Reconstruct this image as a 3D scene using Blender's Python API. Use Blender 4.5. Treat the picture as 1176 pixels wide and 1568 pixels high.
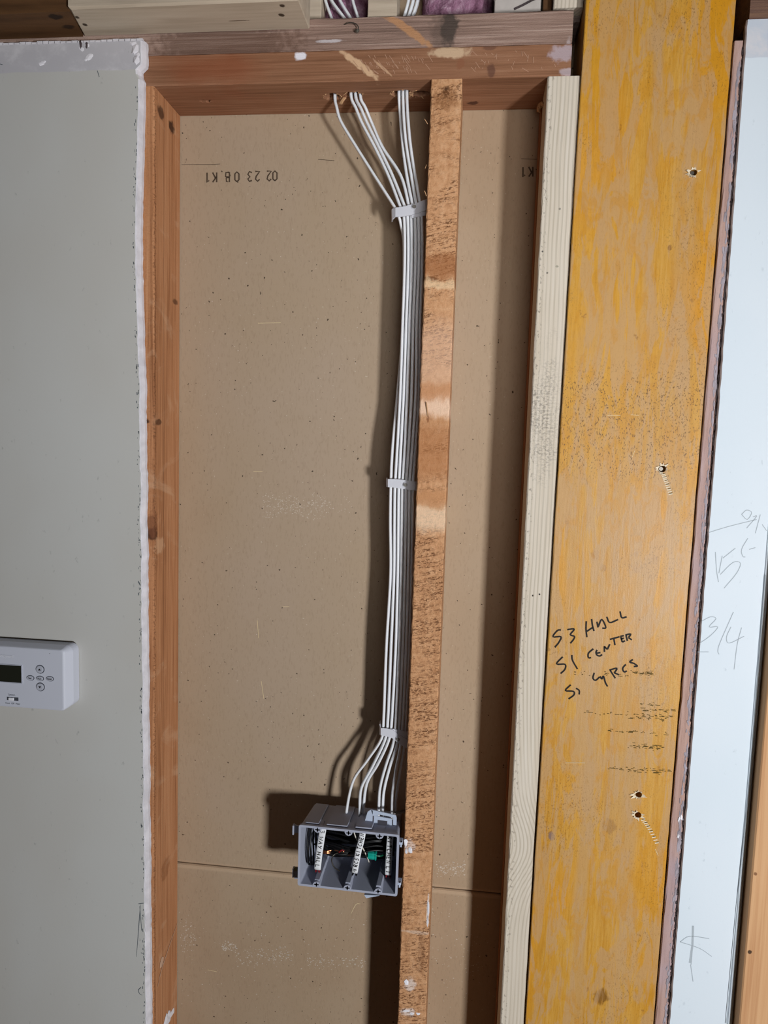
import bpy, bmesh, math, random
from mathutils import Vector, Matrix, noise as mnoise
for o in list(bpy.data.objects): bpy.data.objects.remove(o)
S = bpy.context.scene
COL = S.collection
rnd = random.Random(7)

# ------------------------------------------------------------------ camera
# world: X along the wall, Y into the wall (stud faces at 0), Z up (underside of the top plate at 0)
CX, CY, CZ, YAW, PIT, ROL, F = 0.08338, -0.9474, -0.45231, 0.1108, 0.09591, 0.03092, 1107.13
W, H = 1176, 1568
def cam_axes():
    cy, sy, cp, sp, cr, sr = math.cos(YAW), math.sin(YAW), math.cos(PIT), math.sin(PIT), math.cos(ROL), math.sin(ROL)
    f = Vector((-sy*cp, cy*cp, -sp)); rt = Vector((cy, sy, 0)); up = rt.cross(f)
    return cr*rt + sr*up, -sr*rt + cr*up, f
AR, AU, AF = cam_axes()
cd = bpy.data.cameras.new('camera'); cam = bpy.data.objects.new('camera', cd); COL.objects.link(cam)
m = Matrix((AR, AU, -AF)).transposed().to_4x4(); m.translation = Vector((CX, CY, CZ)); cam.matrix_world = m
cd.sensor_fit = 'HORIZONTAL'; cd.sensor_width = 36; cd.lens = F/W*36; cd.clip_start = .01
S.camera = cam
def ray(u, v): return AF + AR*((u-W/2)/F) - AU*((v-H/2)/F)
def at(u, v, Y=0.0):                       # measured pixel -> point on the vertical plane at depth Y
    r = ray(u, v); t = (Y-CY)/r.y; return Vector((CX, CY, CZ)) + r*t
def atz(u, v, Z=0.0):
    r = ray(u, v); t = (Z-CZ)/r.z; return Vector((CX, CY, CZ)) + r*t

# ------------------------------------------------------------------ world and lights
wd = bpy.data.worlds.new('world'); S.world = wd; wd.use_nodes = True
wd.node_tree.nodes['Background'].inputs[0].default_value = (.93, .96, 1, 1)
wd.node_tree.nodes['Background'].inputs[1].default_value = .022
def area(name, loc, target, sx, sy, power, col):
    l = bpy.data.lights.new(name, 'AREA'); l.shape = 'RECTANGLE'; l.size = sx; l.size_y = sy; l.energy = power; l.color = col
    o = bpy.data.objects.new(name, l); COL.objects.link(o); o.location = loc
    o.rotation_euler = (Vector(target)-Vector(loc)).to_track_quat('-Z', 'Y').to_euler(); return o
area('window_light', (.98, -1.5, -.88), (.1, 0, -.7), .16, .18, 29.5, (.97, .985, 1))
fill = area('fill_light', (.36, -1.3, -.38), (.03, 0, -.02), .5, .5, .97, (1, .98, .96)); fill.data.spread = math.radians(70)  # added fill lamp; narrowed beam brightens the upper cavity and misses the box
vs = S.view_settings; vs.view_transform = 'Standard'; vs.look = 'None'; vs.gamma = 1; vs.use_curve_mapping = False; vs.exposure = 0

# ------------------------------------------------------------------ material helpers
def lin(h):
    if isinstance(h, str):
        h = h.lstrip('#'); h = h if len(h) == 6 else ''.join(q*2 for q in h); c = [int(h[i:i+2], 16)/255 for i in (0, 2, 4)]
    else: c = h
    return tuple(x/12.92 if x <= .04045 else ((x+.055)/1.055)**2.4 for x in c) + (1,)
class Mat:
    def __init__(s, name, rough=.7, spec=.3):
        s.m = bpy.data.materials.new(name); s.m.use_nodes = True; s.t = s.m.node_tree
        s.b = s.t.nodes['Principled BSDF']; s.b.inputs['Roughness'].default_value = rough
        s.b.inputs['Specular IOR Level'].default_value = spec
        g = s.t.nodes.new('ShaderNodeNewGeometry'); s.P = g.outputs['Position']; s.N = g.outputs['Normal']
    def n(s, ty, ins, out=0, **pr):
        nd = s.t.nodes.new(ty)
        for k, v in pr.items(): setattr(nd, k, v)
        for k, v in ins.items():
            if isinstance(v, bpy.types.NodeSocket): s.t.links.new(v, nd.inputs[k])
            else: nd.inputs[k].default_value = v
        return nd.outputs[out]
    def math(s, op, a, b=0.0, c=None, clamp=False):
        d = {0: a, 1: b}
        if c is not None: d[2] = c
        return s.n('ShaderNodeMath', d, operation=op, use_clamp=clamp)
    def vmul(s, v, k): return s.n('ShaderNodeVectorMath', {0: v, 1: k}, operation='MULTIPLY')
    def noise(s, sc, detail=3, rough=.55, dist=0.0, off=(0, 0, 0), vec=None):
        v = s.n('ShaderNodeVectorMath', {0: vec if vec is not None else s.P, 1: sc, 2: off}, operation='MULTIPLY_ADD')
        return s.n('ShaderNodeTexNoise', {'Vector': v, 'Scale': 1.0, 'Detail': detail, 'Roughness': rough, 'Distortion': dist})
    def step(s, x, a, b, lo=0.0, hi=1.0):
        return s.n('ShaderNodeMapRange', {0: x, 1: a, 2: b, 3: lo, 4: hi}, interpolation_type='SMOOTHSTEP')
    def mix(s, f, a, b, mode='MIX'):
        nd = s.t.nodes.new('ShaderNodeMix'); nd.data_type = 'RGBA'; nd.blend_type = mode
        for k, v in ((0, f), (6, a), (7, b)):
            if isinstance(v, bpy.types.NodeSocket): s.t.links.new(v, nd.inputs[k])
            else: nd.inputs[k].default_value = v
        return nd.outputs[2]
    def ramp(s, x, stops):
        nd = s.t.nodes.new('ShaderNodeValToRGB'); r = nd.color_ramp
        for i, (p, c) in enumerate(stops):
            e = r.elements[i] if i < 2 else r.elements.new(p)
            e.position = p; e.color = lin(c)
        s.t.links.new(x, nd.inputs[0]); return nd.outputs[0]
    def axis(s, i): return s.n('ShaderNodeSeparateXYZ', {0: s.P}, out=i)
    def spot(s, c, r, wob=.5, soft=.45, nsc=70, rot=0):          # a blotch, knot or stain fixed to the object
        d = s.n('ShaderNodeVectorMath', {0: s.P, 1: tuple(c)}, operation='SUBTRACT')
        if rot: d = s.n('ShaderNodeVectorRotate', {'Vector': d, 'Angle': rot}, rotation_type='Y_AXIS')
        d = s.vmul(d, tuple(1/x for x in r))
        L = s.n('ShaderNodeVectorMath', {0: d}, out=1, operation='LENGTH')
        w = s.math('MULTIPLY_ADD', s.noise((nsc,)*3, 3), wob*2, -wob)
        return s.step(s.math('ADD', L, w), 1.0, 1.0-soft)
    def band(s, x, c, w):
        return s.step(s.math('ABSOLUTE', s.math('SUBTRACT', x, c)), w, w*.35)
    def bump(s, h, strength=.3, dist=.001):
        nd = s.t.nodes.new('ShaderNodeBump'); nd.inputs['Strength'].default_value = strength; nd.inputs['Distance'].default_value = dist
        s.t.links.new(h, nd.inputs['Height']); s.t.links.new(nd.outputs[0], s.b.inputs['Normal'])
    def color(s, c):
        if isinstance(c, bpy.types.NodeSocket): s.t.links.new(c, s.b.inputs['Base Color'])
        else: s.b.inputs['Base Color'].default_value = c
        return s
def plain(name, h, rough=.6, spec=.3, metal=0, var=0):
    M = Mat(name, rough, spec); M.b.inputs['Metallic'].default_value = metal
    c = lin(h)
    if var:
        n = M.noise((60, 60, 60), 4); M.color(M.mix(M.step(n, .3, .7), lin(h), tuple(x*(1-var) for x in c[:3])+(1,)))
        M.bump(M.noise((400,)*3, 2), .12, .0005)
    else: M.color(c)
    return M.m
def wood(name, dark, mid, light, axis='z', fine=330, along=7, contrast=(.3, .5, .7), rough=.75, bump=.35, spots=(), blotch=None, blotch_amt=.5, off=(0, 0, 0), after=None, fuzz=.25):
    M = Mat(name, rough, .25)
    sc = (fine, fine*.8, along) if axis == 'z' else (along, fine*.8, fine)
    big = (26, 26, 2.2) if axis == 'z' else (2.2, 26, 26)
    g = M.noise(sc, 4, .6, .25, off); b = M.noise(big, 3, .5, .6, off)
    x = M.math('ADD', M.math('MULTIPLY', g, .62), M.math('MULTIPLY', b, .38))
    c = M.ramp(x, ((contrast[0], dark), (contrast[1], mid), (contrast[2], light)))
    if blotch:
        c = M.mix(M.math('MULTIPLY', M.step(M.noise((9, 9, 4) if axis == 'z' else (4, 9, 9), 4, .6, .5, (3, 1, 2)), .45, .68), blotch_amt), c, lin(blotch))
    f = M.noise((700, 700, 700), 2)
    c = M.mix(M.math('MULTIPLY', M.step(f, .60, .72), fuzz), c, lin(dark))
    for (ce, r, h, amt, *ex) in spots:
        c = M.mix(M.math('MULTIPLY', M.spot(ce, r, rot=ex[0] if ex else 0, wob=ex[1] if len(ex) > 1 else .6, nsc=110), amt), c, lin(h))
    if after: c = after(M, c)
    M.color(c); M.bump(M.math('ADD', g, M.math('MULTIPLY', f, .6)), bump, .0012)
    return M.m

# ------------------------------------------------------------------ object helpers
WLOC = {}
def tag(o, label=None, cat=None, group=None, kind=None):
    if label: o['label'] = label
    if cat: o['category'] = cat
    if group: o['group'] = group
    if kind: o['kind'] = kind
    return o
def empty(name, loc, label=None, cat=None, group=None, kind=None):
    o = bpy.data.objects.new(name, None); COL.objects.link(o); o.location = loc; o.empty_display_size = .02
    WLOC[o] = Vector(loc); return tag(o, label, cat, group, kind)
def link_mesh(name, me, mats, parent=None, label=None, cat=None, group=None, kind=None, smooth=False):
    lo = Vector((1e9,)*3); hi = -lo
    for v in me.vertices:
        for i in range(3): lo[i] = min(lo[i], v.co[i]); hi[i] = max(hi[i], v.co[i])
    org = Vector(((lo.x+hi.x)/2, (lo.y+hi.y)/2, lo.z))
    me.transform(Matrix.Translation(-org))
    if not isinstance(mats, (list, tuple)): mats = [mats]
    if not me.materials:
        for x in mats: me.materials.append(x)
    if smooth:
        me.polygons.foreach_set('use_smooth', [True]*len(me.polygons))
    o = bpy.data.objects.new(name, me); COL.objects.link(o)
    WLOC[o] = org; o.location = org - (WLOC[parent] if parent else Vector())
    if parent: o.parent = parent
    return tag(o, label, cat, group, kind)
def obj(name, bm, mats, parent=None, **k):
    bmesh.ops.recalc_face_normals(bm, faces=bm.faces)
    me = bpy.data.meshes.new(name); bm.to_mesh(me); bm.free()
    return link_mesh(name, me, mats, parent, **k)
def add_box(bm, x0, x1, y0, y1, z0, z1, bev=0, mi=0):
    vs_ = [bm.verts.new(p) for p in ((x0,y0,z0),(x1,y0,z0),(x1,y1,z0),(x0,y1,z0),(x0,y0,z1),(x1,y0,z1),(x1,y1,z1),(x0,y1,z1))]
    fs = [bm.faces.new([vs_[i] for i in f]) for f in ((0,3,2,1),(4,5,6,7),(0,1,5,4),(1,2,6,5),(2,3,7,6),(3,0,4,7))]
    for f in fs: f.material_index = mi
    if bev:
        es = list({e for f in fs for e in f.edges})
        bmesh.ops.bevel(bm, geom=es, offset=bev, segments=2, affect='EDGES', profile=.5)
    return vs_
def loft(bm, rings, cap=True, closed=True, mi=0):
    R = [[bm.verts.new(p) for p in r] for r in rings]
    n = len(R[0])
    for a, b in zip(R, R[1:]):
        for i in range(n if closed else n-1):
            f = bm.faces.new((a[i], a[(i+1) % n], b[(i+1) % n], b[i])); f.material_index = mi
    if cap:
        f = bm.faces.new(R[0]); f.material_index = mi; f = bm.faces.new(R[-1]); f.material_index = mi
    return R
def board(axis, t0, t1, s0, s1, n=30, jit=.0004, bev=.0015, seed=1, bow=0):
    """lumber: rounded-corner section (a0,a1,y0,y1) lofted along the axis with slightly uneven arrises"""
    r = random.Random(seed); bm = bmesh.new(); rings = []
    for k in range(n+1):
        q = k/n; t = t0+(t1-t0)*q
        a0, a1, y0, y1 = [p+(w-p)*q for p, w in zip(s0, s1)]
        j = lambda: r.uniform(-jit, jit)
        bb = bow*math.sin(q*math.pi)
        pts = [(a0+bev+j(), y0+j()*.3), (a1-bev+j(), y0+j()*.3), (a1+j()*.5, y0+bev+j()), (a1, y1-bev), (a1-bev, y1), (a0+bev, y1), (a0, y1-bev), (a0+j()*.5, y0+bev+j())]
        rings.append([(a+bb, y, t) if axis == 'z' else (t, y, a+bb) for a, y in pts])
    loft(bm, rings); return bm
def catmull(P, n=8):
    P = [Vector(p) for p in P]; Q = [2*P[0]-P[1]] + P + [2*P[-1]-P[-2]]; out = []
    for i in range(1, len(Q)-2):
        a, b, c, d = Q[i-1:i+3]
        for k in range(n):
            t = k/n
            out.append(.5*((2*b)+(c-a)*t+(2*a-5*b+4*c-d)*t*t+(3*b-a-3*c+d)*t*t*t))
    out.append(P[-1]); return out
def tube(bm, path, ra, rb=None, seg=10, depth=Vector((0, 1, 0)), smooth_n=6, mi=0, flat=1.0):
    rb = rb or ra; pts = catmull(path, smooth_n) if smooth_n else [Vector(p) for p in path]; rings = []
    for i, p in enumerate(pts):
        T = (pts[min(i+1, len(pts)-1)]-pts[max(i-1, 0)]).normalized()
        L = T.cross(depth)
        if L.length < 1e-3: L = T.cross(Vector((1, 0, 0)))
        L.normalize(); D = L.cross(T).normalized()
        ring = []
        for k in range(seg):
            a = 2*math.pi*k/seg; ca, sa = math.cos(a), math.sin(a)
            if flat != 1.0: ca = math.copysign(abs(ca)**flat, ca); sa = math.copysign(abs(sa)**flat, sa)
            ring.append(p + L*(ra*ca) + D*(rb*sa))
        rings.append(ring)
    loft(bm, rings, mi=mi)
def ribbon(bm, pts, w, normal=Vector((0, -1, 0)), curve=True, taper=False):
    pts = catmull(pts, 4) if (curve and len(pts) > 2) else [Vector(p) for p in pts]
    A = []; n = len(pts)
    for i, p in enumerate(pts):
        T = pts[min(i+1, n-1)]-pts[max(i-1, 0)]
        if T.length < 1e-7: T = Vector((1, 0, 0))
        N = T.cross(normal).normalized(); ww = w*.5*(1 if not taper else .35+.65*math.sin(math.pi*(i+.5)/n))
        A.append((bm.verts.new(p+N*ww), bm.verts.new(p-N*ww)))
    for a, b in zip(A, A[1:]): bm.faces.new((a[0], a[1], b[1], b[0]))
def marks(name, strokes, w, Y, mat, parent, zoom=(0, 0, 1), curve=True, taper=False, **k):
    x0, y0, sc = zoom
    if len(strokes) > 1 and name in ('scratch', 'crease') and k.get('kind') != 'stuff':
        for s_ in strokes: marks(name, [s_], w, Y, mat, parent, zoom, curve, taper, **k)
        return
    bm = bmesh.new()
    for s_ in strokes: ribbon(bm, [at(x0+u/sc, y0+v/sc, Y) for u, v in s_], w, curve=curve, taper=taper)
    return obj(name, bm, mat, parent, **k)
def blob(bm, c, r, seg=7, rough=.35, r_=rnd, flat=None):
    res = bmesh.ops.create_icosphere(bm, subdivisions=1, radius=1)
    for v in res['verts']:
        k = 1+r_.uniform(-rough, rough); v.co = Vector((v.co.x*r[0]*k, v.co.y*r[1]*k, v.co.z*r[2]*k))+Vector(c)
def disc(bm, c, rad, seg=14, rx=None, y_off=0):
    rx = rx or rad
    vs_ = [bm.verts.new((c[0]+rx*math.cos(2*math.pi*i/seg), c[1]+y_off, c[2]+rad*math.sin(2*math.pi*i/seg))) for i in range(seg)]
    return bm.faces.new(vs_)
def cyl_y(bm, c, rad, y0, y1, seg=16, rx=None, mi=0):
    rx = rx or rad
    loft(bm, [[(c[0]+rx*math.cos(2*math.pi*i/seg), y, c[2]+rad*math.sin(2*math.pi*i/seg)) for i in range(seg)] for y in (y0, y1)], mi=mi)
def cut(o, cutters):
    for bm in cutters:
        bmesh.ops.recalc_face_normals(bm, faces=bm.faces)
        me = bpy.data.meshes.new('cutter'); bm.to_mesh(me); bm.free()
        me.transform(Matrix.Translation(-WLOC[o]))
        c = bpy.data.objects.new('cutter', me); COL.objects.link(c); c.location = o.location
        if o.parent: c.parent = o.parent
        bpy.context.view_layer.update()
        md = o.modifiers.new('cut', 'BOOLEAN'); md.object = c; md.operation = 'DIFFERENCE'; md.solver = 'EXACT'
        dg = bpy.context.evaluated_depsgraph_get(); new = bpy.data.meshes.new_from_object(o.evaluated_get(dg))
        o.modifiers.clear(); old = o.data; o.data = new; new.name = old.name
        bpy.data.objects.remove(c)
def text_mesh(name, body, size, loc, mat, parent, rot=0.0, bold=0.0, align='CENTER', xs=1.0):
    cu = bpy.data.curves.new(name, 'FONT'); cu.body = body; cu.size = size; cu.align_x = align; cu.align_y = 'CENTER'; cu.offset = bold
    t = bpy.data.objects.new(name, cu); COL.objects.link(t); bpy.context.view_layer.update()
    me = bpy.data.meshes.new_from_object(t.evaluated_get(bpy.context.evaluated_depsgraph_get()))
    bpy.data.objects.remove(t)
    me.materials.clear()
    me.transform(Matrix.Translation(loc) @ Matrix.Rotation(rot, 4, 'Y') @ Matrix.Rotation(math.pi/2, 4, 'X') @ Matrix.Diagonal((xs, 1, 1, 1)))
    return link_mesh(name, me, mat, parent)

# ------------------------------------------------------------------ materials
FLOOR = -2.36
# tan paper of the cavity-side drywall
M = Mat('tan_gypsum_paper', .85, .12)
c = M.ramp(M.noise((3.2, 3.2, 2.2), 4, .55), ((.3, '#a38a70'), (.55, '#ad9880'), (.8, '#b09c88')))
c = M.mix(M.math('MULTIPLY', M.step(M.noise((500, 500, 150), 3), .5, .75), .22), c, lin('#7d6750'))
c = M.mix(M.math('MULTIPLY', M.step(M.noise((260, 260, 260), 2, off=(4, 4, 4)), .70, .76), .55), c, lin('#cfc3b0'))
c = M.mix(M.math('MULTIPLY', M.step(M.noise((170, 170, 190), 1, off=(9, 2, 5)), .735, .76), .85), c, lin('#2e2018'))
c = M.mix(M.math('MULTIPLY', M.band(M.axis(2), -1.1205, .0085), .55), c, lin('#cbb296'))
M.color(c); M.bump(M.noise((350, 350, 350), 4), .18, .0006); PAPER = M.m
def paint(name, base, alt, dirt, band=None):
    M = Mat(name, .62, .3)
    c = M.mix(M.step(M.noise((4, 4, 3), 3), .3, .7), lin(base), lin(alt))
    if band:
        z, col = band
        zz = M.math('ADD', M.axis(2), M.math('MULTIPLY', M.noise((30, 1, 1), 2), .004))
        mud = M.mix(M.step(M.noise((30, 30, 40), 4, .65), .45, .75), lin(col), lin('#d2d0d4'))
        c = M.mix(M.step(zz, z, z+.0015), c, mud)
    c = M.mix(M.math('MULTIPLY', M.step(M.noise((120, 120, 70), 4, .6), .66, .78), .5), c, lin(dirt))
    M.color(c); M.bump(M.noise((260, 260, 200), 4, .6), .10, .0008); return M.m
PAINT_L = paint('warm_grey_wall_paint', '#c2c0bb', '#c6c6c3', '#8a8c8a', (.0155, '#bdbbc0'))
PAINT_R = paint('cool_white_wall_paint', '#ced9e2', '#d4dde5', '#b2bdc6', (.010, '#c0c7d2'))
GYPSUM = plain('torn_gypsum_edge', '#e3e0e6', .9, .1, var=.18)
GYPSUM_DARK = plain('dirty_gypsum_edge', '#bba9a3', .9, .1, var=.3)
Zc = lambda y, x=665, Y=0: at(x, y, Y)
# wood
def left_after(M, c):
    z = M.axis(2); x = M.axis(0)
    crack = M.math('MULTIPLY', M.band(M.math('ADD', M.axis(1), M.math('MULTIPLY', M.noise((2, 2, 9), 2), .004)), .034, .0011), .45)
    c = M.mix(crack, c, lin('#4f2e1b'))
    ticks = M.math('MULTIPLY', M.step(M.noise((300, 300, 420), 2), .5, .62), M.band(M.axis(1), .004, .005))
    c = M.mix(M.math('MULTIPLY', ticks, .6), c, lin('#5a351f'))
    return M.mix(M.math('MULTIPLY', M.step(M.noise((12, 12, 20), 4, .6, 1.0), .56, .75), .35), c, lin('#d9b594'))
L_SPOTS = []
for u, v, ru, rv, h, a in ((232, 818, .016, .010, '#3d2115', .9), (236, 804, .014, .022, '#7a4a30', .7), (222, 645, .007, .005, '#3a2013', .9), (243, 646, .004, .005, '#4a2a18', .8),
                           (216, 158, .006, .012, '#2c1a10', .8), (246, 172, .005, .012, '#3d2114', .8), (262, 195, .008, .010, '#3a2012', .9), (268, 462, .006, .005, '#4a2a18', .7),
                           (255, 1330, .02, .02, '#8a5632', .5), (245, 835, .02, .015, '#d9b08c', .5)):
    yy = .0 if u < 237 else min(.089, (u-237)/39*.089); p = at(u, v, yy); p.x = min(p.x, -.3402)
    L_SPOTS.append((p, (ru, max(ru, .012), rv), h, a))
W_LEFT = wood('red_fir_stud', '#8a5836', '#b88058', '#c9946c', spots=L_SPOTS, after=left_after, contrast=(.33, .5, .68))
def saw_after(M, c):
    z = M.axis(2)
    pat = M.step(M.noise((14, 14, 22), 3, .6, .4), .36, .56)
    zt = M.n('ShaderNodeVectorRotate', {'Vector': M.P, 'Angle': .22}, rotation_type='Y_AXIS')
    row = M.step(M.noise((9, 9, 210), 3, .6, .3, vec=zt), .40, .54)
    tick = M.step(M.noise((190, 190, 500), 4, .68, .5, vec=zt), .475, .55)
    c = M.mix(M.math('MULTIPLY', M.math('MULTIPLY', M.math('MULTIPLY', tick, row), pat), .9), c, lin('#5f381c'))
    c = M.mix(M.math('MULTIPLY', M.step(M.noise((420, 420, 300), 3), .52, .66), .35), c, lin('#dba57a'))
    for y, w, h, a in ((433, .008, '#e6c49c', .7), (622, .020, '#edcbb0', .8), (792, .026, '#efcfae', .7), (545, .06, '#e0b89c', .45), (765, .016, '#c08a5e', .8), (600, .016, '#c28a60', .75), (408, .02, '#9c6238', .7), (690, .05, '#a5683a', .55)):
        zz = M.math('ADD', z, M.math('MULTIPLY_ADD', M.noise((55, 55, 30), 4, .65), .030, -.015))
        c = M.mix(M.math('MULTIPLY', M.band(zz, Zc(y).z, w), a), c, lin(h))
    return c
C_SPOTS = [(Zc(427, 655), (.020, .03, .0035), '#4a2c18', .8), (Zc(140, 683), (.006, .02, .008), '#3a2214', .9), (Zc(152, 683), (.018, .02, .016), '#8a5a34', .6), (Zc(640, 655), (.002, .02, .010), '#6a3f24', .7),
           (Zc(1395, 655, 0), (.002, .02, .03), '#ece2dc', .9), (Zc(1295, 626), (.010, .02, .012), '#e2d3cb', .55), (Zc(1508, 628), (.010, .02, .012), '#e6dcd6', .6), (Zc(1550, 625), (.012, .02, .008), '#ece4e0', .6), (Zc(1428, 640), (.03, .02, .003), '#e0cbb9', .5), (Zc(1460, 645), (.006, .02, .04), '#6a4022', .35)]
W_CENTRE = wood('rough_sawn_fir_stud', '#a2704a', '#c8966c', '#d8ab84', fine=160, along=120, spots=C_SPOTS, after=saw_after, bump=.8, contrast=(.3, .5, .7), fuzz=.5)
def pale_after(M, c):
    x, z = M.axis(0), M.axis(2)
    u = x
    for zc, w, a in ((Zc(1300, 800).z, .055, .026), (Zc(1235, 800).z, .10, .010)):
        d = M.math('DIVIDE', M.math('SUBTRACT', z, zc), w); g = M.math('EXPONENT', M.math('MULTIPLY', M.math('MULTIPLY', d, d), -1.0))
        u = M.math('SUBTRACT', u, M.math('MULTIPLY', g, a))
    u = M.math('ADD', u, M.math('MULTIPLY', M.noise((6, 6, 4), 2), .012))
    u = M.math('ADD', u, M.math('MULTIPLY', M.axis(1), .6))
    s = M.math('SINE', M.math('MULTIPLY', M.math('ADD', u, M.math('MULTIPLY', M.noise((90, 90, 1.5), 2), .004)), 1250.0))
    s = M.step(s, -.1, 1.0)
    c = M.mix(M.math('MULTIPLY', s, M.step(M.noise((3, 3, 7), 2), .25, .6, .22, .62)), c, lin('#aca08d'))
    ed = M.math('MULTIPLY', M.step(M.noise((350, 350, 190), 3), .56, .66), M.band(x, .1665, .006))
    c = M.mix(M.math('MULTIPLY', ed, .6), c, lin('#6d6257'))
    sm = M.math('MULTIPLY', M.spot(at(832, 640, 0), (.03, .03, .10), .9, .9, 40), M.step(M.noise((260, 260, 420), 4, .65), .44, .62))
    return M.mix(M.math('MULTIPLY', sm, .6), c, lin('#6a645e'))
W_PALE = wood('new_pale_spruce', '#c6b9a6', '#d1c6b6', '#d8cfc2', fine=260, along=5, after=pale_after, bump=.2, fuzz=.06,
              spots=[(at(816, 912, 0), (.0017, .01, .0017), '#15100c', 1), (at(826, 910, 0), (.0018, .01, .0018), '#15100c', 1), (at(857, 320, 0), (.002, .01, .002), '#555', .8), (at(831, 385, 0), (.0015, .01, .0015), '#333', .9), (at(838, 418, 0), (.0018, .01, .0018), '#333', .9), (at(853, 408, 0), (.003, .01, .002), '#776', .6)])
W_BROWNSIDE = wood('brown_fir', '#6b4228', '#8a5a3a', '#9a6a46', bump=.3)
W_PLATE_LO = wood('red_plate_wood', '#6f4a33', '#90654a', '#a67d62', axis='x', after=lambda M, c: M.mix(M.math('MULTIPLY', M.spot(at(330, 105, 0), (.11, .2, .03), .6, .8, 14), .55), c, lin('#8c4a2c')),
    spots=[(at(459, 86, 0), (.0095, .02, .0060), '#e9e6ee', 1), (at(690, 80, 0), (.030, .02, .009), '#d6b998', .75), (at(705, 98, 0), (.006, .01, .008), '#8a5a40', .8), (at(550, 99, 0), (.036, .03, .0055), '#dcb792', .85, -.62), (at(585, 103, 0), (.02, .03, .002), '#d2ab88', .7, -.7),
           (at(862, 82, 0), (.020, .03, .012), '#b9aab2', .7), (at(752, 107, 0), (.006, .01, .009), '#5b3a30', .7), (at(750, 72, 0), (.011, .01, .004), '#5f3e32', .6), (atz(724, 158, 0), (.009, .006, .01), '#4a2c20', .9), (at(870, 110, 0), (.012, .01, .006), '#c4b8bf', .6)])
W_PLATE_UP = wood('weathered_plate_wood', '#695349', '#957a6d', '#b89f92', axis='x', fine=420, along=6, bump=.9, contrast=(.34, .5, .66),
    spots=[(at(688, 42, 0), (.013, .02, .024), '#3f3833', .95), (at(680, 50, 0), (.022, .02, .03), '#5b4c44', .5), (at(625, 46, 0), (.044, .03, .006), '#c08d62', .8, -.6), (at(600, 32, 0), (.03, .03, .003), '#b98a66', .6, -.5), (at(505, 63, 0), (.02, .02, .0025), '#d9d2d6', .7), (at(870, 80, 0), (.004, .02, .02), '#cbbfc2', .4), (at(345, 65, 0), (.12, .04, .03), '#553a2c', .55)])
def ply_after(M, c):
    x, z = M.axis(0), M.axis(2)
    w = M.math('ADD', x, M.math('MULTIPLY_ADD', M.noise((7, 7, 5.5), 3, .55, .4), .036, -.018))
    for xc, wd_, a, zz, zw in ((.293, .009, .65, -.1, .35), (.262, .012, .7, -.95, .5), (.318, .014, .65, -.85, .45), (.345, .012, .55, -.55, .3), (.225, .010, .45, -.5, .3), (.300, .022, .5, -.75, .4), (.242, .008, .4, -.3, .4), (.335, .02, .45, -.25, .3), (.278, .01, .5, -.6, .25)):
        c = M.mix(M.math('MULTIPLY', M.math('MULTIPLY', M.band(w, xc, wd_), M.band(z, zz, zw)), a), c, lin('#b89262'))
    c = M.mix(M.math('MULTIPLY', M.step(M.noise((38, 38, 7.5), 4, .62, 1.6, off=(2, 7, 1)), .47, .54), .66), c, lin('#b8946a'))
    c = M.mix(M.math('MULTIPLY', M.step(M.noise((60, 60, 22), 4, .65, 1.0, off=(8, 3, 6)), .50, .62), .45), c, lin('#c0841c'))
    c = M.mix(M.math('MULTIPLY', M.step(M.noise((380, 380, 60), 3, .6), .52, .7), .22), c, lin('#a9782f'))
    # darker specks along the pores, heavier in a dirty belt
    sp = M.step(M.noise((700, 700, 420), 4, .65), .56, .64)
    belt = M.math('ADD', M.band(z, at(950, 650).z, .09), M.math('MULTIPLY_ADD', M.step(M.noise((10, 10, 8), 3), .45, .7), .5, .12), clamp=True)
    c = M.mix(M.math('MULTIPLY', M.math('MULTIPLY', sp, belt), .95), c, lin('#5f4020'))
    blot = M.step(M.noise((75, 75, 55), 3, .6, off=(1, 5, 3)), .70, .76)
    return M.mix(M.math('MULTIPLY', blot, .55), c, lin('#8a5a28'))
Y_SPOTS = [(at(u, v, -.004), (r, .01, r*1.3), h, a) for u, v, r, h, a in ((975, 870, .006, '#9a6a44', .8), (974, 848, .003, '#7d5530', .8), (912, 850, .007, '#9c6c3c', .6), (941, 617, .004, '#6d4a26', .8), (918, 1222, .0, '#000', 0), (920, 1525, .012, '#70481e', .8), (932, 1266, .010, '#8a5c26', .7), (844, 1280, .0055, '#7c6660', .9), (923, 870, .005, '#8a5f34', .5), (868, 800, .004, '#86592a', .7), (1040, 715, .004, '#a8743c', .5), (1002, 858, .006, '#a06a24', .6), (1060, 460, .003, '#8a5a24', .8), (960, 640, .06, '#b58a4a', .35), (1025, 380, .003, '#8a5a24', .8)) if r > 0]
Y_SPOTS += [(at(930, 520, -.004), (.07, .02, .2), '#cf951f', .45), (at(1100, 60, -.004), (.03, .02, .12), '#c98a12', .7), (at(925, 60, -.004), (.03, .02, .12), '#c98f1c', .6), (at(1080, 450, -.004), (.02, .02, .1), '#d08f1e', .6)]
W_YELLOW = wood('varnished_plywood', '#b27a20', '#c3903a', '#cb9d50', fine=420, along=26, rough=.42, bump=.18, spots=Y_SPOTS, after=ply_after, contrast=(.32, .5, .7), blotch='#d08d1a', blotch_amt=.55, fuzz=.10)
W_PINK = wood('paint_streaked_strip', '#8f6f64', '#b08f83', '#bda29a', fine=200, along=12, blotch='#a99aa6', blotch_amt=.6)
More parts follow.
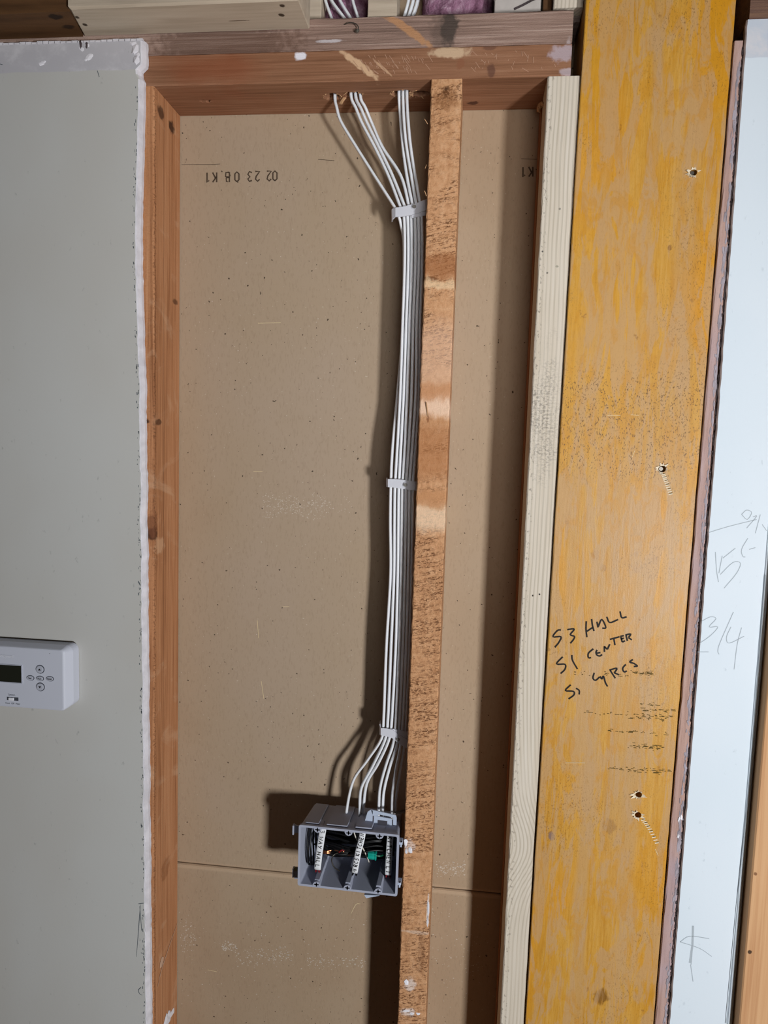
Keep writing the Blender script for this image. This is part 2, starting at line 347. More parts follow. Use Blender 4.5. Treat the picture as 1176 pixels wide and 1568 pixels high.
W_BLOCK = wood('pale_spruce_block', '#a89886', '#c0b09c', '#cdbfac', axis='x', fine=120, along=7, bump=.2, fuzz=.05,
    spots=[(p, (.004, .004, .004), '#3b2c20', .95) for p in (atz(118, 27, .062), atz(130, 38, .062), atz(432, 9, .062), atz(431, 23, .062))] + [(atz(365, 32, .062), (.018, .0012, .01), '#5d4a38', .8), (at(182, 31, -.0), (.01, .001, .01), '#6b5540', .0)])
W_BEAM = wood('dark_old_fir', '#3f2a18', '#5e4026', '#6f4e30', axis='x', fine=60, along=6, bump=.3, spots=[(atz(85, 27, .062), (.012, .008, .01), '#23160c', .9), (atz(105, 42, .062), (.010, .006, .01), '#23160c', .8)])
W_CASING = wood('clear_fir_casing', '#b07f57', '#c69a70', '#cfa67d', fine=200, along=4, bump=.15, fuzz=.04, spots=[(at(1157, 1338, -.032), (.003, .01, .003), '#6b4226', .8), (at(1148, 1458, -.032), (.003, .01, .003), '#2a1a10', .9)])
W_GREYBEAM = wood('grey_weathered_fir', '#4c403a', '#6f615a', '#8b7d76', axis='x', fine=260, along=7, bump=.7)
PVC = plain('white_cable_sheath', '#e2e4e8', .45, .4)
STRAP = plain('white_nylon_strap', '#cfd0d8', .4, .45)
NAIL = plain('steel_nail', '#7c7771', .4, .5, metal=.35)
SCREW = plain('dull_screw_steel', '#6f6a62', .4, .5, metal=.8)
INK = plain('black_marker_ink', '#17130f', .6, .2)
STAMP = plain('grey_stamp_ink', '#54463a', .9, .1)
PENCIL = plain('pencil_graphite', '#a8b1b8', .7, .2)
PENCIL_D = plain('soft_pencil_graphite', '#8d969c', .7, .2)
GREY_BOX = plain('grey_box_plastic', '#a4a8b8', .7, .12)
GREY_CLIP = plain('light_grey_plastic', '#b4bfd2', .45, .4)
BLACKW = plain('black_wire_insulation', '#0b0b0d', .42, .35)
REDW = plain('red_wire_insulation', '#7a1620', .4, .4)
WHITEW = plain('white_wire_insulation', '#d5d0c4', .4, .4)
COPPER = plain('bare_copper', '#e0956a', .28, .5, metal=1)
TEAL = plain('teal_plastic', '#12a08e', .4, .4)
STATW = plain('thermostat_white_plastic', '#c9ccd8', .45, .4)
STATV = plain('thermostat_grey_print', '#45484f', .6, .2)
STATD = plain('dark_lcd', '#23241c', .25, .5)
STATB = plain('thermostat_button_plastic', '#b3b6c2', .4, .4)
EMBOSS_LIT = plain('emboss_highlight_print', '#dfe1e8', .5, .4)
DARK = plain('dark_hole', '#0a0705', .9, .05)
SPLINTER = plain('torn_pale_wood', '#e9d9bd', .8, .2, var=.2)
SPLINTER2 = plain('torn_tan_wood', '#c39a72', .8, .2, var=.2)
DUST = plain('white_plaster_dust', '#cdc1b2', .95, .05)
SPACKLE = plain('white_spackle', '#eceaf0', .9, .1, var=.1)
GLUE = plain('dirty_paint_crust', '#4f4546', .8, .2, var=.3)
SCUFF = plain('dark_scuff', '#5a4a24', .8, .1)
SCUFF_L = plain('pale_scratch', '#ddc9a0', .8, .1)
CHIP = plain('grey_chipped_paper', '#5f666c', .9, .1)
M = Mat('pink_fibreglass', .95, .05)
M.color(M.ramp(M.noise((60, 60, 60), 5, .7, .8), ((.3, '#7a4f66'), (.5, '#a87c94'), (.7, '#d8b6c8')))); M.bump(M.noise((220,)*3, 5, .7), 1, .004); PINK = M.m
M = Mat('plywood_subfloor', .8, .2); M.color(M.ramp(M.noise((2, 14, 3), 5), ((.3, '#8a6a48'), (.7, '#b08f66')))); SUBFLOOR = M.m

# ------------------------------------------------------------------ setting
bm = bmesh.new(); add_box(bm, -1.2, 1.6, -3.2, .2, FLOOR-.02, FLOOR); obj('floor', bm, SUBFLOOR, kind='structure')
wb = empty('wall_back', (0, .095, FLOOR), kind='structure')
ZS = -1.1205
bm = bmesh.new()
prof = [(.089, .30), (.089, ZS+.0065), (.0897, ZS+.0042), (.0912, ZS+.0022), (.0935, ZS+.0010), (.1015, ZS+.0010), (.1015, .30)]
loft(bm, [[(x, y, z) for y, z in prof] for x in (-.62, .60)]); obj('panel', bm, PAPER, wb)
bm = bmesh.new()
prof = [(.089, FLOOR), (.089, ZS-.0065), (.0897, ZS-.0042), (.0912, ZS-.0022), (.0935, ZS-.0010), (.1015, ZS-.0010), (.1015, FLOOR)]
loft(bm, [[(x, y, z) for y, z in prof] for x in (-.62, .60)]); obj('panel', bm, PAPER, wb)
YB = .0887
D7 = {'0': [[(.4,1),(.05,.8),(.05,.2),(.4,0),(.75,.2),(.75,.8),(.4,1)]], '2': [[(.05,.8),(.4,1),(.75,.8),(.65,.5),(.05,0),(.8,0)]], '3': [[(.05,.9),(.5,1),(.75,.75),(.4,.53),(.75,.28),(.5,0),(.05,.1)]],
      'B': [[(.1,0),(.1,1),(.6,.95),(.65,.6),(.1,.52)],[(.1,.52),(.75,.45),(.7,.05),(.1,0)]], 'K': [[(.1,0),(.1,1)],[(.8,1),(.15,.45)],[(.3,.58),(.8,0)]], '1': [[(.15,.78),(.5,1),(.5,0)]]}
def stamp(chars, hpx, wpx):
    bm = bmesh.new()
    for ch, u, v in chars:                                    # printed upside down
        for st_ in D7[ch]:
            for k in range(1): ribbon(bm, [at(u-(gx-.42)*wpx, v+(gy-.5)*hpx, YB) for gx, gy in st_], .0021, curve=ch in '0B' and False)
    obj('stamp_print', bm, STAMP, wb, kind='stuff')
stamp([(c_, 270+u/6.533, 270.8-(u-600)/6.533*.025) for c_, u in (('0', 985), ('2', 928), ('2', 812), ('3', 735), ('0', 605), ('B', 512), ('K', 385), ('1', 312))], 15, 9)
stamp([('K', 813, 263), ('1', 801.5, 263.5)], 15, 9)
marks('crease', [[(278, 252), (325, 252), (337, 251)], [(798, 243), (822, 244)], [(487, 244), (512, 246)]], .0009, YB, STAMP, wb, curve=False, taper=True)
bm = bmesh.new(); R_ = random.Random(3)
def dust(u0, u1, v0, v1, n, big=1.0):
    for _ in range(int(n*1.7)):
        p = at(R_.uniform(u0, u1), R_.triangular(v0, v1), YB+.0002); s_ = R_.uniform(.0004, .0012)*big
        w_ = R_.uniform(.6, 2.2); an = R_.uniform(0, 3.1)
        pts = [(p.x+s_*w_*math.cos(an+k*1.571)*R_.uniform(.5, 1), p.y, p.z+s_*math.sin(an+k*1.571)*R_.uniform(.5, 1)) for k in range(4)]
        try: bm.faces.new([bm.verts.new(q) for q in pts])
        except ValueError: pass
dust(402, 500, 752, 797, 200, .8); dust(490, 540, 755, 795, 16, .8)
dust(276, 300, 1400, 1470, 50); dust(340, 362, 1440, 1460, 40, 1.2); dust(360, 450, 1448, 1480, 90); dust(470, 560, 1460, 1485, 70, .9)
dust(668, 712, 1315, 1345, 80); dust(660, 740, 1350, 1560, 60, .8); dust(280, 560, 1380, 1560, 60, .8); dust(280, 560, 300, 740, 60, .7); dust(300, 600, 800, 1300, 50, .7)
obj('plaster_dust', bm, DUST, wb, kind='stuff')
marks('scratch', [[(394, 950), (396, 977)], [(400, 1043), (404, 1070)], [(537, 1400), (545, 1385), (552, 1384)], [(433, 929), (443, 929)], [(395, 495), (430, 494)], [(388, 722), (402, 722)], [(318, 1485), (332, 1488)]], .0009, YB, SCUFF_L, wb, taper=True)

# left drywall sheet with its torn right edge
ZT = .0505
def xr(z):
    x = -.3525 - .0045*math.exp(-((z+.2)/.12)**2) + .004*max(0, -z-.3)/.4*.9
    x += .0016*mnoise.noise(Vector((0, 3, z*22))) + .0009*mnoise.noise(Vector((5, 3, z*90)))
    if z > .02: x += .0035
    if .008 < z <= .02: x -= .003
    return min(x, -.3415)
bm = bmesh.new(); rings = []
NZ = 260
for k in range(NZ+1):
    z = ZT - (ZT-(-1.5))*k/NZ; e = xr(z); q = .0007*mnoise.noise(Vector((9, 1, z*160)))
    zz = z if k else z
    rings.append([(-1.1, -.013, zz), (-.7, -.013, zz), (-.52, -.013, zz), (e-.0032+q, -.013, zz), (e-.0012, -.0122+q, zz), (e+.0014, -.006, zz), (e+.0018+q, -.0006, zz), (-1.1, -.0006, zz)])
rings.append([(x, y, FLOOR) for x, y, z in rings[-1]])
R0 = loft(bm, rings)
for f in bm.faces:
    c_ = f.calc_center_median(); ex = xr(c_.z)
    if c_.x > ex-.0035 or (c_.z > ZT-.0005): f.material_index = 1
# ragged top edge
for r_, k in zip(R0[:1], range(1)):
    pass
wl = obj('wall_left', bm, [PAINT_L, GYPSUM], kind='structure')
bm = bmesh.new(); R_ = random.Random(11)
for k in range(34):                                           # lip of torn paper along the top
    x = -.62+.27*k/34; w_ = .0085; h_ = R_.uniform(.0008, .0028)
    add_box(bm, x, x+w_, -.0135, -.0095, ZT-.0015, ZT+h_*.6)
obj('torn_paper', bm, GYPSUM, wl)
bm = bmesh.new()
for u, v, sx, sz in ((208, 75, .006, .009), (210, 92, .006, .006), (204, 67, .007, .004), (211, 84, .004, .004)):
    blob(bm, at(u, v, -.012), (sx, .003, sz), r_=R_)
obj('torn_paper', bm, GYPSUM, wl)
bm = bmesh.new()
for _ in range(230):
    z = R_.uniform(-1.32, .0); x = xr(z)-R_.choice((.0042, .0050, .0062))+R_.uniform(-.0006, .0006); L_ = R_.uniform(.0006, .004)
    ribbon(bm, [Vector((x, -.0132, z)), Vector((x+R_.uniform(-.0006, .0006), -.0132, z+L_))], R_.uniform(.0005, .0013), curve=False)
obj('paint_chips', bm, CHIP, wl, kind='stuff')
marks('scuff_marks', [[(149, 108), (152, 118)], [(0, 98), (4, 99)], [(215, 1385), (213, 1412), (209, 1465)], [(214, 1388), (217, 1425)], [(212, 1515), (216, 1512), (212, 1516), (214, 1522), (218, 1524)], [(212, 1384), (220, 1383)], [(216, 1459), (219, 1460)]], .0011, -.0132, CHIP, wl, taper=True)
bm = bmesh.new()
for u, v, s_ in ((65, 97, .004), (68, 95, .003), (136, 88, .005), (140, 85, .004), (131, 92, .003), (125, 75, .004), (62, 98, .003), (134, 70, .004)):
    blob(bm, at(u, v, -.0128), (s_, .0008, s_*.8), r_=R_)
obj('spackle_dab', bm, SPACKLE, wl)
for u, v, s_ in ((124, 68, .0035), (133, 69, .003)):
    bm = bmesh.new(); blob(bm, at(u, v, -.0130), (s_*.6, .0012, s_*1.6), r_=R_); obj('gouge', bm, GLUE, wl)

# right drywall strip, ridge of caulk at its right edge, pencil marks
bm = bmesh.new(); rings = []
ZR = .0512
for k in range(201):
    z = ZR-(ZR+1.45)*k/200; e = .3882 - .004*max(0, (-z-.4)/.8) + .0006*mnoise.noise(Vector((2, 8, z*60))) + .0005*mnoise.noise(Vector((2, 8, z*240)))
    q = .0006*mnoise.noise(Vector((4, 1, z*130))); rings.append([(e, -.0130, z), (.4625, -.0130, z), (.4625, -.0006, z), (e+.0004, -.0006, z), (e+.0002, -.0082, z), (e-.0016+q, -.0100, z), (e-.0013+q, -.0114+q, z)])
rings.append([(x, y, FLOOR) for x, y, z in rings[-1]])
loft(bm, rings)
for f in bm.faces:
    if f.calc_center_median().x < .389 and f.calc_center_median().y > -.0128: f.material_index = 1
wr = obj('wall_right', bm, [PAINT_R, GYPSUM_DARK], kind='structure')
bm = bmesh.new(); R_ = random.Random(5)
rings = []
for k in range(160):
    z = ZR-(ZR+1.4)*k/159; x = .4575+.0004*mnoise.noise(Vector((1, 1, z*40)))
    rings.append([(x-.0014, -.0129, z), (x-.0004, -.0146, z), (x+.0030, -.0148, z), (x+.0044, -.0129, z)])
loft(bm, rings); obj('caulk_ridge', bm, PAINT_R, wr)
marks('pencil_line', [[(1172, 880), (1149, 1180), (1130, 1375), (1112, 1568)]], .0008, -.0150, PENCIL_D, wr, curve=False)
Zp = (1040, 740, 5.228)
marks('pencil_writing', [[(180,1105),(250,1070),(295,1085),(240,1150),(310,1150),(250,1220),(165,1280)], [(435,1030),(330,1270),(310,1340),(320,1370)], [(415,1150),(380,1230),(400,1280),(520,1225)], [(500,1155),(465,1290),(440,1490)],
    [(290,550),(300,700),(315,790)], [(450,520),(350,600)], [(345,580),(318,720)], [(330,730),(430,635),(490,640),(460,720),(360,840)], [(550,440),(500,530),(510,585),(530,590)], [(560,530),(610,515)],
    [(500,250),(540,215),(580,235),(545,290),(500,250)], [(590,270),(620,265),(540,360)], [(650,250),(610,400)], [(235,395),(400,345),(620,290)], [(665,330),(700,380)], [(150,1350),(235,1350)]], .0009, -.0132, PENCIL, wr, zoom=Zp)
Zp = (940, 1180, 4.04)
marks('pencil_writing', [[(490,960),(486,1100),(478,1200)], [(410,1060),(470,1025),(590,1040)], [(410,1060),(530,1100),(605,1150)], [(475,1200),(490,1305)]], .0010, -.0132, PENCIL, wr, zoom=Zp)
marks('pencil_writing', [[(490,960),(486,1080),(470,1190)]], .0028, -.0131, PENCIL, wr, zoom=Zp, curve=False)

# painted wood strip between the plywood board and the right drywall, with its crust of old paint
t1 = empty('trim_1', (.38, 0, FLOOR), kind='structure')
obj('strip', board('z', FLOOR, .030, (.3575, .3795, -.0092, .05), (.3764, .3862, -.0092, .05), n=120, jit=.0007, bev=.001, seed=4), W_PINK, t1)
bm = bmesh.new(); R_ = random.Random(8)
EDGE = lambda z: .3852-.0040*max(0, (-z-.4)/.8)
for k in range(520):
    z = R_.uniform(-1.25, .02); e = EDGE(z)
    blob(bm, (e+.0004+R_.gauss(0, .0004), -.0096, z), (R_.uniform(.0003, .0008), .0007, R_.uniform(.001, .005)), r_=R_, rough=.5)
obj('paint_crust', bm, GLUE, t1, kind='stuff')
bm = bmesh.new()
for k in range(420):
    z = R_.uniform(-1.25, .0); e = EDGE(z)-.0026
    blob(bm, (e+R_.gauss(0, .0011), -.0094, z), (R_.uniform(.0004, .0014), .0004, R_.uniform(.002, .009)), r_=R_, rough=.5)
obj('paint_crust', bm, plain('lavender_grey_old_paint', '#a9a0a8', .8, .2, var=.3), t1, kind='stuff')
bm = bmesh.new()
for u, v in ((1040, 1255), (1043, 1252), (1039, 1280)):
    blob(bm, at(u, v, -.0098), (.0012, .0008, .0026), r_=R_, rough=.7)
obj('paint_flake', bm, SPACKLE, t1)
# casing at the right edge of the picture
obj('trim_2', board('z', FLOOR, .40, (.4636, .560, -.032, .0), (.4636, .560, -.032, .0), n=20, jit=.0003, seed=9), W_CASING, kind='structure')

# ------------------------------------------------------------------ framing lumber
lo = obj('top_plate', board('x', -.70, .1902, (0, .0376, 0, .0888), (0, .0376, 0, .0888), n=60, jit=.0005, bev=.0014, seed=21), W_PLATE_LO,
    label='reddish-brown lower board of the doubled top plate, drilled through for the white cables', cat='plate')
up = obj('top_plate', board('x', -.70, .1900, (.0380, .0765, 0, .0888), (.0380, .0765, 0, .0888), n=70, jit=.0008, bev=.0022, seed=22), W_PLATE_UP,
    label='weathered grey-brown upper board of the doubled top plate, with a dark knot', cat='plate')
def prism_hole(cx, cy, rx, ry, z0, z1, seed, rag=.16, n=22):
    r = random.Random(seed); bm = bmesh.new(); k = [1+r.uniform(-rag, rag) for _ in range(n)]
    loft(bm, [[(cx+rx*k[i]*s_*math.cos(6.2832*i/n), cy+ry*k[i]*s_*math.sin(6.2832*i/n), z) for i in range(n)] for z, s_ in ((z0, 1.12), (z0+.014, .93), (z1, .93))])
    return bm
HOLES = [(-.1125, .0405, .0125, .0095), (-.0830, .0375, .0125, .0095), (-.0200, .0360, .0145, .0098), (.0040, .0370, .0135, .0085)]
cut(lo, [prism_hole(*h, -.01, .06, 30+i) for i, h in enumerate(HOLES)] + [prism_hole(-.2872, .0450, .0085, .0045, -.006, .02, 40, .3)])
cut(up, [prism_hole(h[0], h[1], h[2]*1.12, h[3]*1.12, .02, .09, 50+i, .05) for i, h in enumerate(HOLES)])
bm = bmesh.new(); R_ = random.Random(14)
for h in HOLES[:4]:
    for k in range(16):
        a_ = R_.uniform(0, 6.28); c_ = Vector((h[0]+h[2]*1.02*math.cos(a_), h[1]+h[3]*1.02*math.sin(a_), -.0002))
        d = Vector((R_.uniform(-1, 1), R_.uniform(-.6, .2), R_.uniform(-.6, .05)))*R_.uniform(.002, .005)
        w_ = Vector((R_.uniform(-1, 1), R_.uniform(-1, 1), 0)).normalized()*.0009
        v = [bm.verts.new(p) for p in (c_-w_, c_+w_, c_+d, c_+Vector((0, 0, .002)))]
        bm.faces.new((v[0], v[1], v[2])); bm.faces.new((v[1], v[3], v[2])); bm.faces.new((v[3], v[0], v[2])); bm.faces.new((v[0], v[3], v[1]))
obj('splinters', bm, SPLINTER2, lo, kind='stuff')
bm = bmesh.new()
p = atz(526, 150, 0)
tube(bm, [p+Vector((.002, 0, .001)), p+Vector((-.001, -.002, -.004)), p+Vector((-.003, -.004, -.009))], .0022, .0012, 6)
obj('splinter', bm, SPLINTER2, lo)
# scrape marks on the lower plate face
R_ = random.Random(19); st = []
for _ in range(46):
    u, v = R_.uniform(540, 660), R_.uniform(82, 110); L_ = R_.uniform(3, 14); st.append([(u, v), (u+L_*R_.uniform(.3, .8), min(v+L_, 113))])
for _ in range(26):
    u, v = R_.uniform(720, 850), R_.uniform(76, 104); L_ = R_.uniform(3, 12); st.append([(u, v), (u+L_*R_.uniform(-.6, .9), min(v+L_*.8, 110))])
marks('scratch', st, .0007, -.0006, plain('worn_pale_scratch', '#bb937a', .8, .1), lo, curve=False, taper=True, kind='stuff')
bm = bmesh.new(); p = at(546, 44, -.002)
tube(bm, [at(524, 39, .002), at(534, 35, -.004), at(544, 36, -.006), at(549, 42, -.006), at(547, 47, -.005)], .0007, None, 6)
blob(bm, at(547, 47, -.005), (.0032, .002, .0026), r_=R_, rough=.05)
obj('bent_nail', bm, SCREW, up)

obj('wall_stud', board('z', FLOOR, -.0004, (-.3782, -.3402, 0, .0886), (-.3782, -.3402, 0, .0886), n=120, jit=.0006, bev=.0018, seed=23), W_LEFT,
    label='reddish-brown stud at the left side of the cavity, partly behind the grey drywall', cat='stud')
lst = bpy.data.objects['wall_stud']
bm = bmesh.new(); p = at(256, 1560, .03)
for dx, dz, s_ in ((0, -.004, .011), (.004, .002, .006), (-.008, -.008, .007), (.010, -.006, .006)):
    q = at(258, 1562, .045); blob(bm, (-.3398, q.y+dx*2, q.z+dz), (.0012, s_*1.6, s_), r_=R_, rough=.4)
obj('spackle_smear', bm, SPACKLE, lst)
bm = bmesh.new(); q = at(250, 1472, .03); blob(bm, (-.3398, .028, q.z), (.0006, .008, .009), r_=R_, rough=.3)
ribbon(bm, [Vector((-.3395, .085, q.z+.022)), Vector((-.3395, .030, q.z-.008)), Vector((-.3395, .012, q.z-.028))], .002, normal=Vector((1, 0, 0)), taper=True)
obj('paint_smear', bm, plain('thin_white_smear', '#c9a78e', .9, .1), lst)

cst = obj('wall_stud', board('z', FLOOR, -.0004, (.0190, .0590, 0, .0886), (.0205, .0590, 0, .0886), n=420, jit=.00055, bev=.0014, seed=24), W_CENTRE,
    label='rough-sawn orange-brown stud in the middle of the cavity, beside the electrical box', cat='stud')
bm = bmesh.new()
for (u0, v0), (u1, v1), w_ in (((653, 300), (650, 292), .0012), ((655, 190), (650, 182), .0010), ((655, 637), (653, 616), .0020), ((651, 258), (653, 252), .001)):
    tube(bm, [at(u0, v0, -.0004), at((u0+u1)/2, (v0+v1)/2, -.002), at(u1, v1, -.003)], w_*.4, w_*.3, 5)
obj('splinters', bm, SPLINTER2, cst, kind='stuff')
bm = bmesh.new()
for u, v, sx, sz in ((622, 1290, .003, .006), (628, 1302, .003, .005), (622, 1303, .002, .004), (656, 1390, .0016, .012), (655, 1408, .0016, .008), (622, 1548, .005, .002), (630, 1552, .004, .002), (640, 1552, .003, .002), (622, 1505, .003, .004)):
    bm = bmesh.new(); blob(bm, at(u, v, .0), (sx, .0009, sz), r_=R_, rough=.5); obj('plaster_dab', bm, SPACKLE, cst)

wst = obj('wall_stud', board('z', FLOOR, -.0004, (.1622, .1893, 0, .060), (.1631, .2021, 0, .060), n=120, jit=.0004, bev=.0014, seed=25), W_PALE,
    label='new pale stud with fine grain lines, between the cavity and the yellow board', cat='stud')
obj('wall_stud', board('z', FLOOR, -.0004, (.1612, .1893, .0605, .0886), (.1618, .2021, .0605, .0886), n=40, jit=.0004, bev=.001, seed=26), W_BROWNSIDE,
    label='brown upright mostly hidden directly behind the new pale stud', cat='stud')  # brown back piece, edging out slightly left of the pale stud
bm = bmesh.new(); p = at(829, 150, .01)
for k in range(7): blob(bm, (.1618+R_.uniform(-.004, .001), .05+R_.uniform(-.01, .02), -.006-R_.uniform(0, .012)), (.003, .004, .004), r_=R_, rough=.5)
obj('splinters', bm, SPLINTER2, wst, kind='stuff')

# ------------------------------------------------------------------ yellow plywood-faced board
YF = -.005
yb = obj('plywood_board', board('z', FLOOR, .42, (.1905, .3567, YF, .082), (.2050, .3787, YF, .082), n=90, jit=.0004, bev=.0009, seed=27), W_YELLOW,
    label='wide varnished yellow plywood-faced board with black marker writing on it', cat='board')
SH = [((1062, 264), .0042, None), ((1014, 718), .0046, [(1016, 727), (1021, 740), (1027, 757)]), ((978, 1217), .0042, None), ((977, 1248), .0042, [(985, 1256), (995, 1270), (1006, 1291)])]
cutters = []
for (u, v), r0, _ in SH:
    p = at(u, v, YF); b_ = bmesh.new(); cyl_y(b_, p, r0, -.02, .012, 14); cutters.append(b_)
cut(yb, cutters)
for i, ((u, v), r0, trail) in enumerate(SH):
    p = at(u, v, YF); R_ = random.Random(60+i)
    bm = bmesh.new()
    for k in range(18):
        a_ = R_.uniform(1.6, 4.9) if R_.random() < .7 else R_.uniform(0, 6.28); rr = r0*R_.uniform(1.0, 1.15); L_ = R_.uniform(.001, .0065)
        c_ = Vector((p.x+rr*math.cos(a_), YF, p.z+rr*math.sin(a_)*.8)); d = Vector((math.cos(a_)*L_*1.3, -R_.uniform(.0005, .003), math.sin(a_)*L_*.7)); w_ = Vector((-math.sin(a_), 0, math.cos(a_)))*R_.uniform(.001, .0022)
        v_ = [bm.verts.new(q) for q in (c_-w_, c_+w_, c_+d, c_-w_+Vector((0, .0008, 0)), c_+w_+Vector((0, .0008, 0)))]
        for f in ((0, 1, 2), (3, 2, 4), (0, 2, 3), (1, 4, 2), (0, 3, 4, 1)): bm.faces.new([v_[j] for j in f])
    obj('splinters', bm, SPLINTER, yb, kind='stuff')
    if i in (0, 1):
        bm = bmesh.new(); cyl_y(bm, (p.x-.001, 0, p.z), r0*.55, YF+.002, YF+.011, 12); obj('screw', bm, SCREW, yb)
    if trail:
        bm = bmesh.new(); pts = catmull([at(a_, b_, YF-.0002) for a_, b_ in trail], 5)
        for q in pts: ribbon(bm, [q-Vector((.0026, 0, .0005)), q+Vector((.0022, 0, .0009))], .0013, curve=False)
        obj('thread_dents', bm, SPLINTER, yb)
        bm = bmesh.new()
        for q in pts[::2]: ribbon(bm, [q-Vector((.0016, .0001, -.0012)), q+Vector((.002, -.0001, .002))], .0009, curve=False)
        obj('thread_dents', bm, SCUFF, yb)
Zp = (840, 920, 7.35); YI = YF-.0004
marks('marker_writing', [
    [(140,328),(100,335),(50,405),(140,405),(115,470),(70,525)], [(210,325),(290,318),(245,380),(290,400),(285,430),(245,480)],
    [(425,230),(422,320),(432,410)], [(485,205),(495,280),(512,340)], [(430,345),(505,295)], [(545,235),(557,300)], [(560,290),(600,210),(645,300),(605,308)], [(655,180),(690,245),(785,210)], [(805,120),(825,190),(880,180)],
    [(160,630),(90,710),(185,715),(185,770),(135,820)], [(262,610),(270,670),(325,768)], [(505,540),(450,590),(450,640),(480,640)], [(548,552),(535,580),(545,610),(575,622),(605,605)], [(545,590),(585,582)],
    [(630,575),(628,512)], [(628,512),(662,548)], [(662,548),(690,488)], [(690,435),(800,405)], [(735,425),(748,500)], [(812,400),(830,465)], [(830,465),(862,450)], [(816,432),(848,420)], [(808,402),(848,392)],
    [(872,388),(888,452)], [(866,385),(925,375),(900,415)], [(900,415),(938,440)],
    [(515,810),(500,870),(530,895),(575,858)], [(580,850),(600,880),(618,848),(640,920),(665,965)], [(692,780),(752,872)], [(685,780),(770,760),(740,812)], [(740,812),(792,832)], [(870,715),(835,760),(850,800),(882,790)], [(950,660),(915,690),(960,705),(1000,735),(960,740)],
    [(250,945),(190,1010),(280,1020),(285,1060),(225,1105)], [(310,985),(345,1010),(345,1055)]], .0021, YI, INK, yb, zoom=Zp)
R_ = random.Random(17); st = []
for v, u0, u1, n in ((1030, 965, 1000, 12), (1030, 875, 960, 8), (1078, 980, 1006, 5), (1090, 890, 1028, 16), (1098, 960, 1028, 10), (1087, 980, 1030, 10), (1119, 930, 1020, 12), (1141, 960, 1015, 12), (1145, 970, 1000, 6), (1175, 930, 1025, 14), (1180, 960, 1010, 8)):
    for _ in range(int(n*2.6)):
        u = R_.uniform(u0, u1); L_ = R_.choice((1, 1.5, 2, 3, 4, 7)); vv = v+R_.gauss(0, 1.7)+(u-u0)*.05
        st.append([(u, vv), (u+L_, vv+L_*.06)])
marks('scuff_marks', st, .0008, YI, SCUFF, yb, curve=False, taper=True, kind='stuff')
marks('scratch', [[(930, 636), (950, 636)], [(966, 635), (978, 636)], [(1003, 1300), (1008, 1310)], [(968, 700), (972, 690)], [(866, 1168), (896, 1168)]], .0007, YI, SCUFF_L, yb, curve=False, taper=True)

# ------------------------------------------------------------------ lumber at the top
bm = bmesh.new(); zb = .0622
pl = [(-.4215, -.0625), (-.4345, -.0012), (-.1350, -.0012), (-.1350, -.0635)]
def chamf(z, d): return pl
rings = []
for z, d in ((zb, .0025), (zb+.0025, 0), (.150, 0)):
    rings.append([(pl[0][0]+d, pl[0][1]+d, z), (pl[1][0]+d, pl[1][1]-d, z), (pl[2][0]-d*.3, pl[2][1]-d, z), (pl[3][0]-d*.3, pl[3][1]+d, z)])
loft(bm, rings); obj('lumber_block', bm, W_BLOCK, label='pale new lumber block nailed above the grey drywall at top left', cat='block')
bm = bmesh.new()
loft(bm, [[(-.80, -.056, z), (-.80, -.0012, z), (-.4360, -.0012, z), (-.4230, -.056, z)] for z in (zb+.0004, .150)])
obj('ceiling_beam', bm, W_BEAM, label='dark old brown beam running off at the top left corner', cat='beam')
def small_board(name, mat, x0, x1, y0, y1, z0, z1, label, cat, seed, axis='z'):
    s_ = (x0, x1, y0, y1) if axis == 'z' else (z0, z1, y0, y1)
    t = (z0, z1) if axis == 'z' else (x0, x1)
    return obj(name, board(axis, t[0], t[1], s_, s_, n=12, jit=.0005, bev=.0012, seed=seed), mat, label=label, cat=cat)
ZP = .0772
pt = lambda u, v, Y: at(u, v, Y).x
small_board('lumber_block', W_BLOCK, pt(563, 5, .012), pt(608, 5, .012), .012, .05, ZP, .24, 'short pale upright block standing on the top plate between the cables', 'block', 31)
small_board('lumber_block', W_BLOCK, pt(466, 5, .03), pt(492, 5, .03), .03, .08, ZP, .24, 'narrow tan upright beside the grey cables, right of the pale nailed block', 'block', 32)
small_board('plank', plain('pale_grey_plank_wood', '#c2bab4', .8, .2, var=.12), pt(757, 5, .03), pt(829, 5, .03), .03, .05, ZP, .24, 'pale grey plank end with a diagonal crack, on the right of the top plate', 'plank', 33)
small_board('lumber_block', W_BEAM, pt(831, 5, .025), pt(846, 5, .025), .025, .08, ZP, .24, 'narrow dark brown upright at the right end of the top plate', 'block', 34)
small_board('lumber_block', W_PALE, pt(848, 5, .01), pt(894, 5, .01), .012, .05, .0850, .24, 'pale grained block above the plate end, against the yellow board', 'block', 35)
small_board('lumber_block', W_GREYBEAM, pt(858, 20, .03), .2012, .028, .085, .0772, .0846, 'grey weathered scrap lying on the plate end beside the yellow board', 'block', 36, axis='x')
small_board('header', wood('brown_header', '#4f3a31', '#6d5246', '#8a6a50', axis='x', bump=.6), .3905, .60, -.010, .085, .0520, .30, 'weathered brown header board above the white drywall at top right', 'header', 37, axis='x')
bm = bmesh.new(); q = at(805, 6, .0298)
ribbon(bm, [at(787, 14, .0294), at(800, 8, .0294), at(815, 0, .0294), at(830, -6, .0294)], .003, curve=False)
pk = bpy.data.objects['plank']; obj('crack', bm, GLUE, pk)
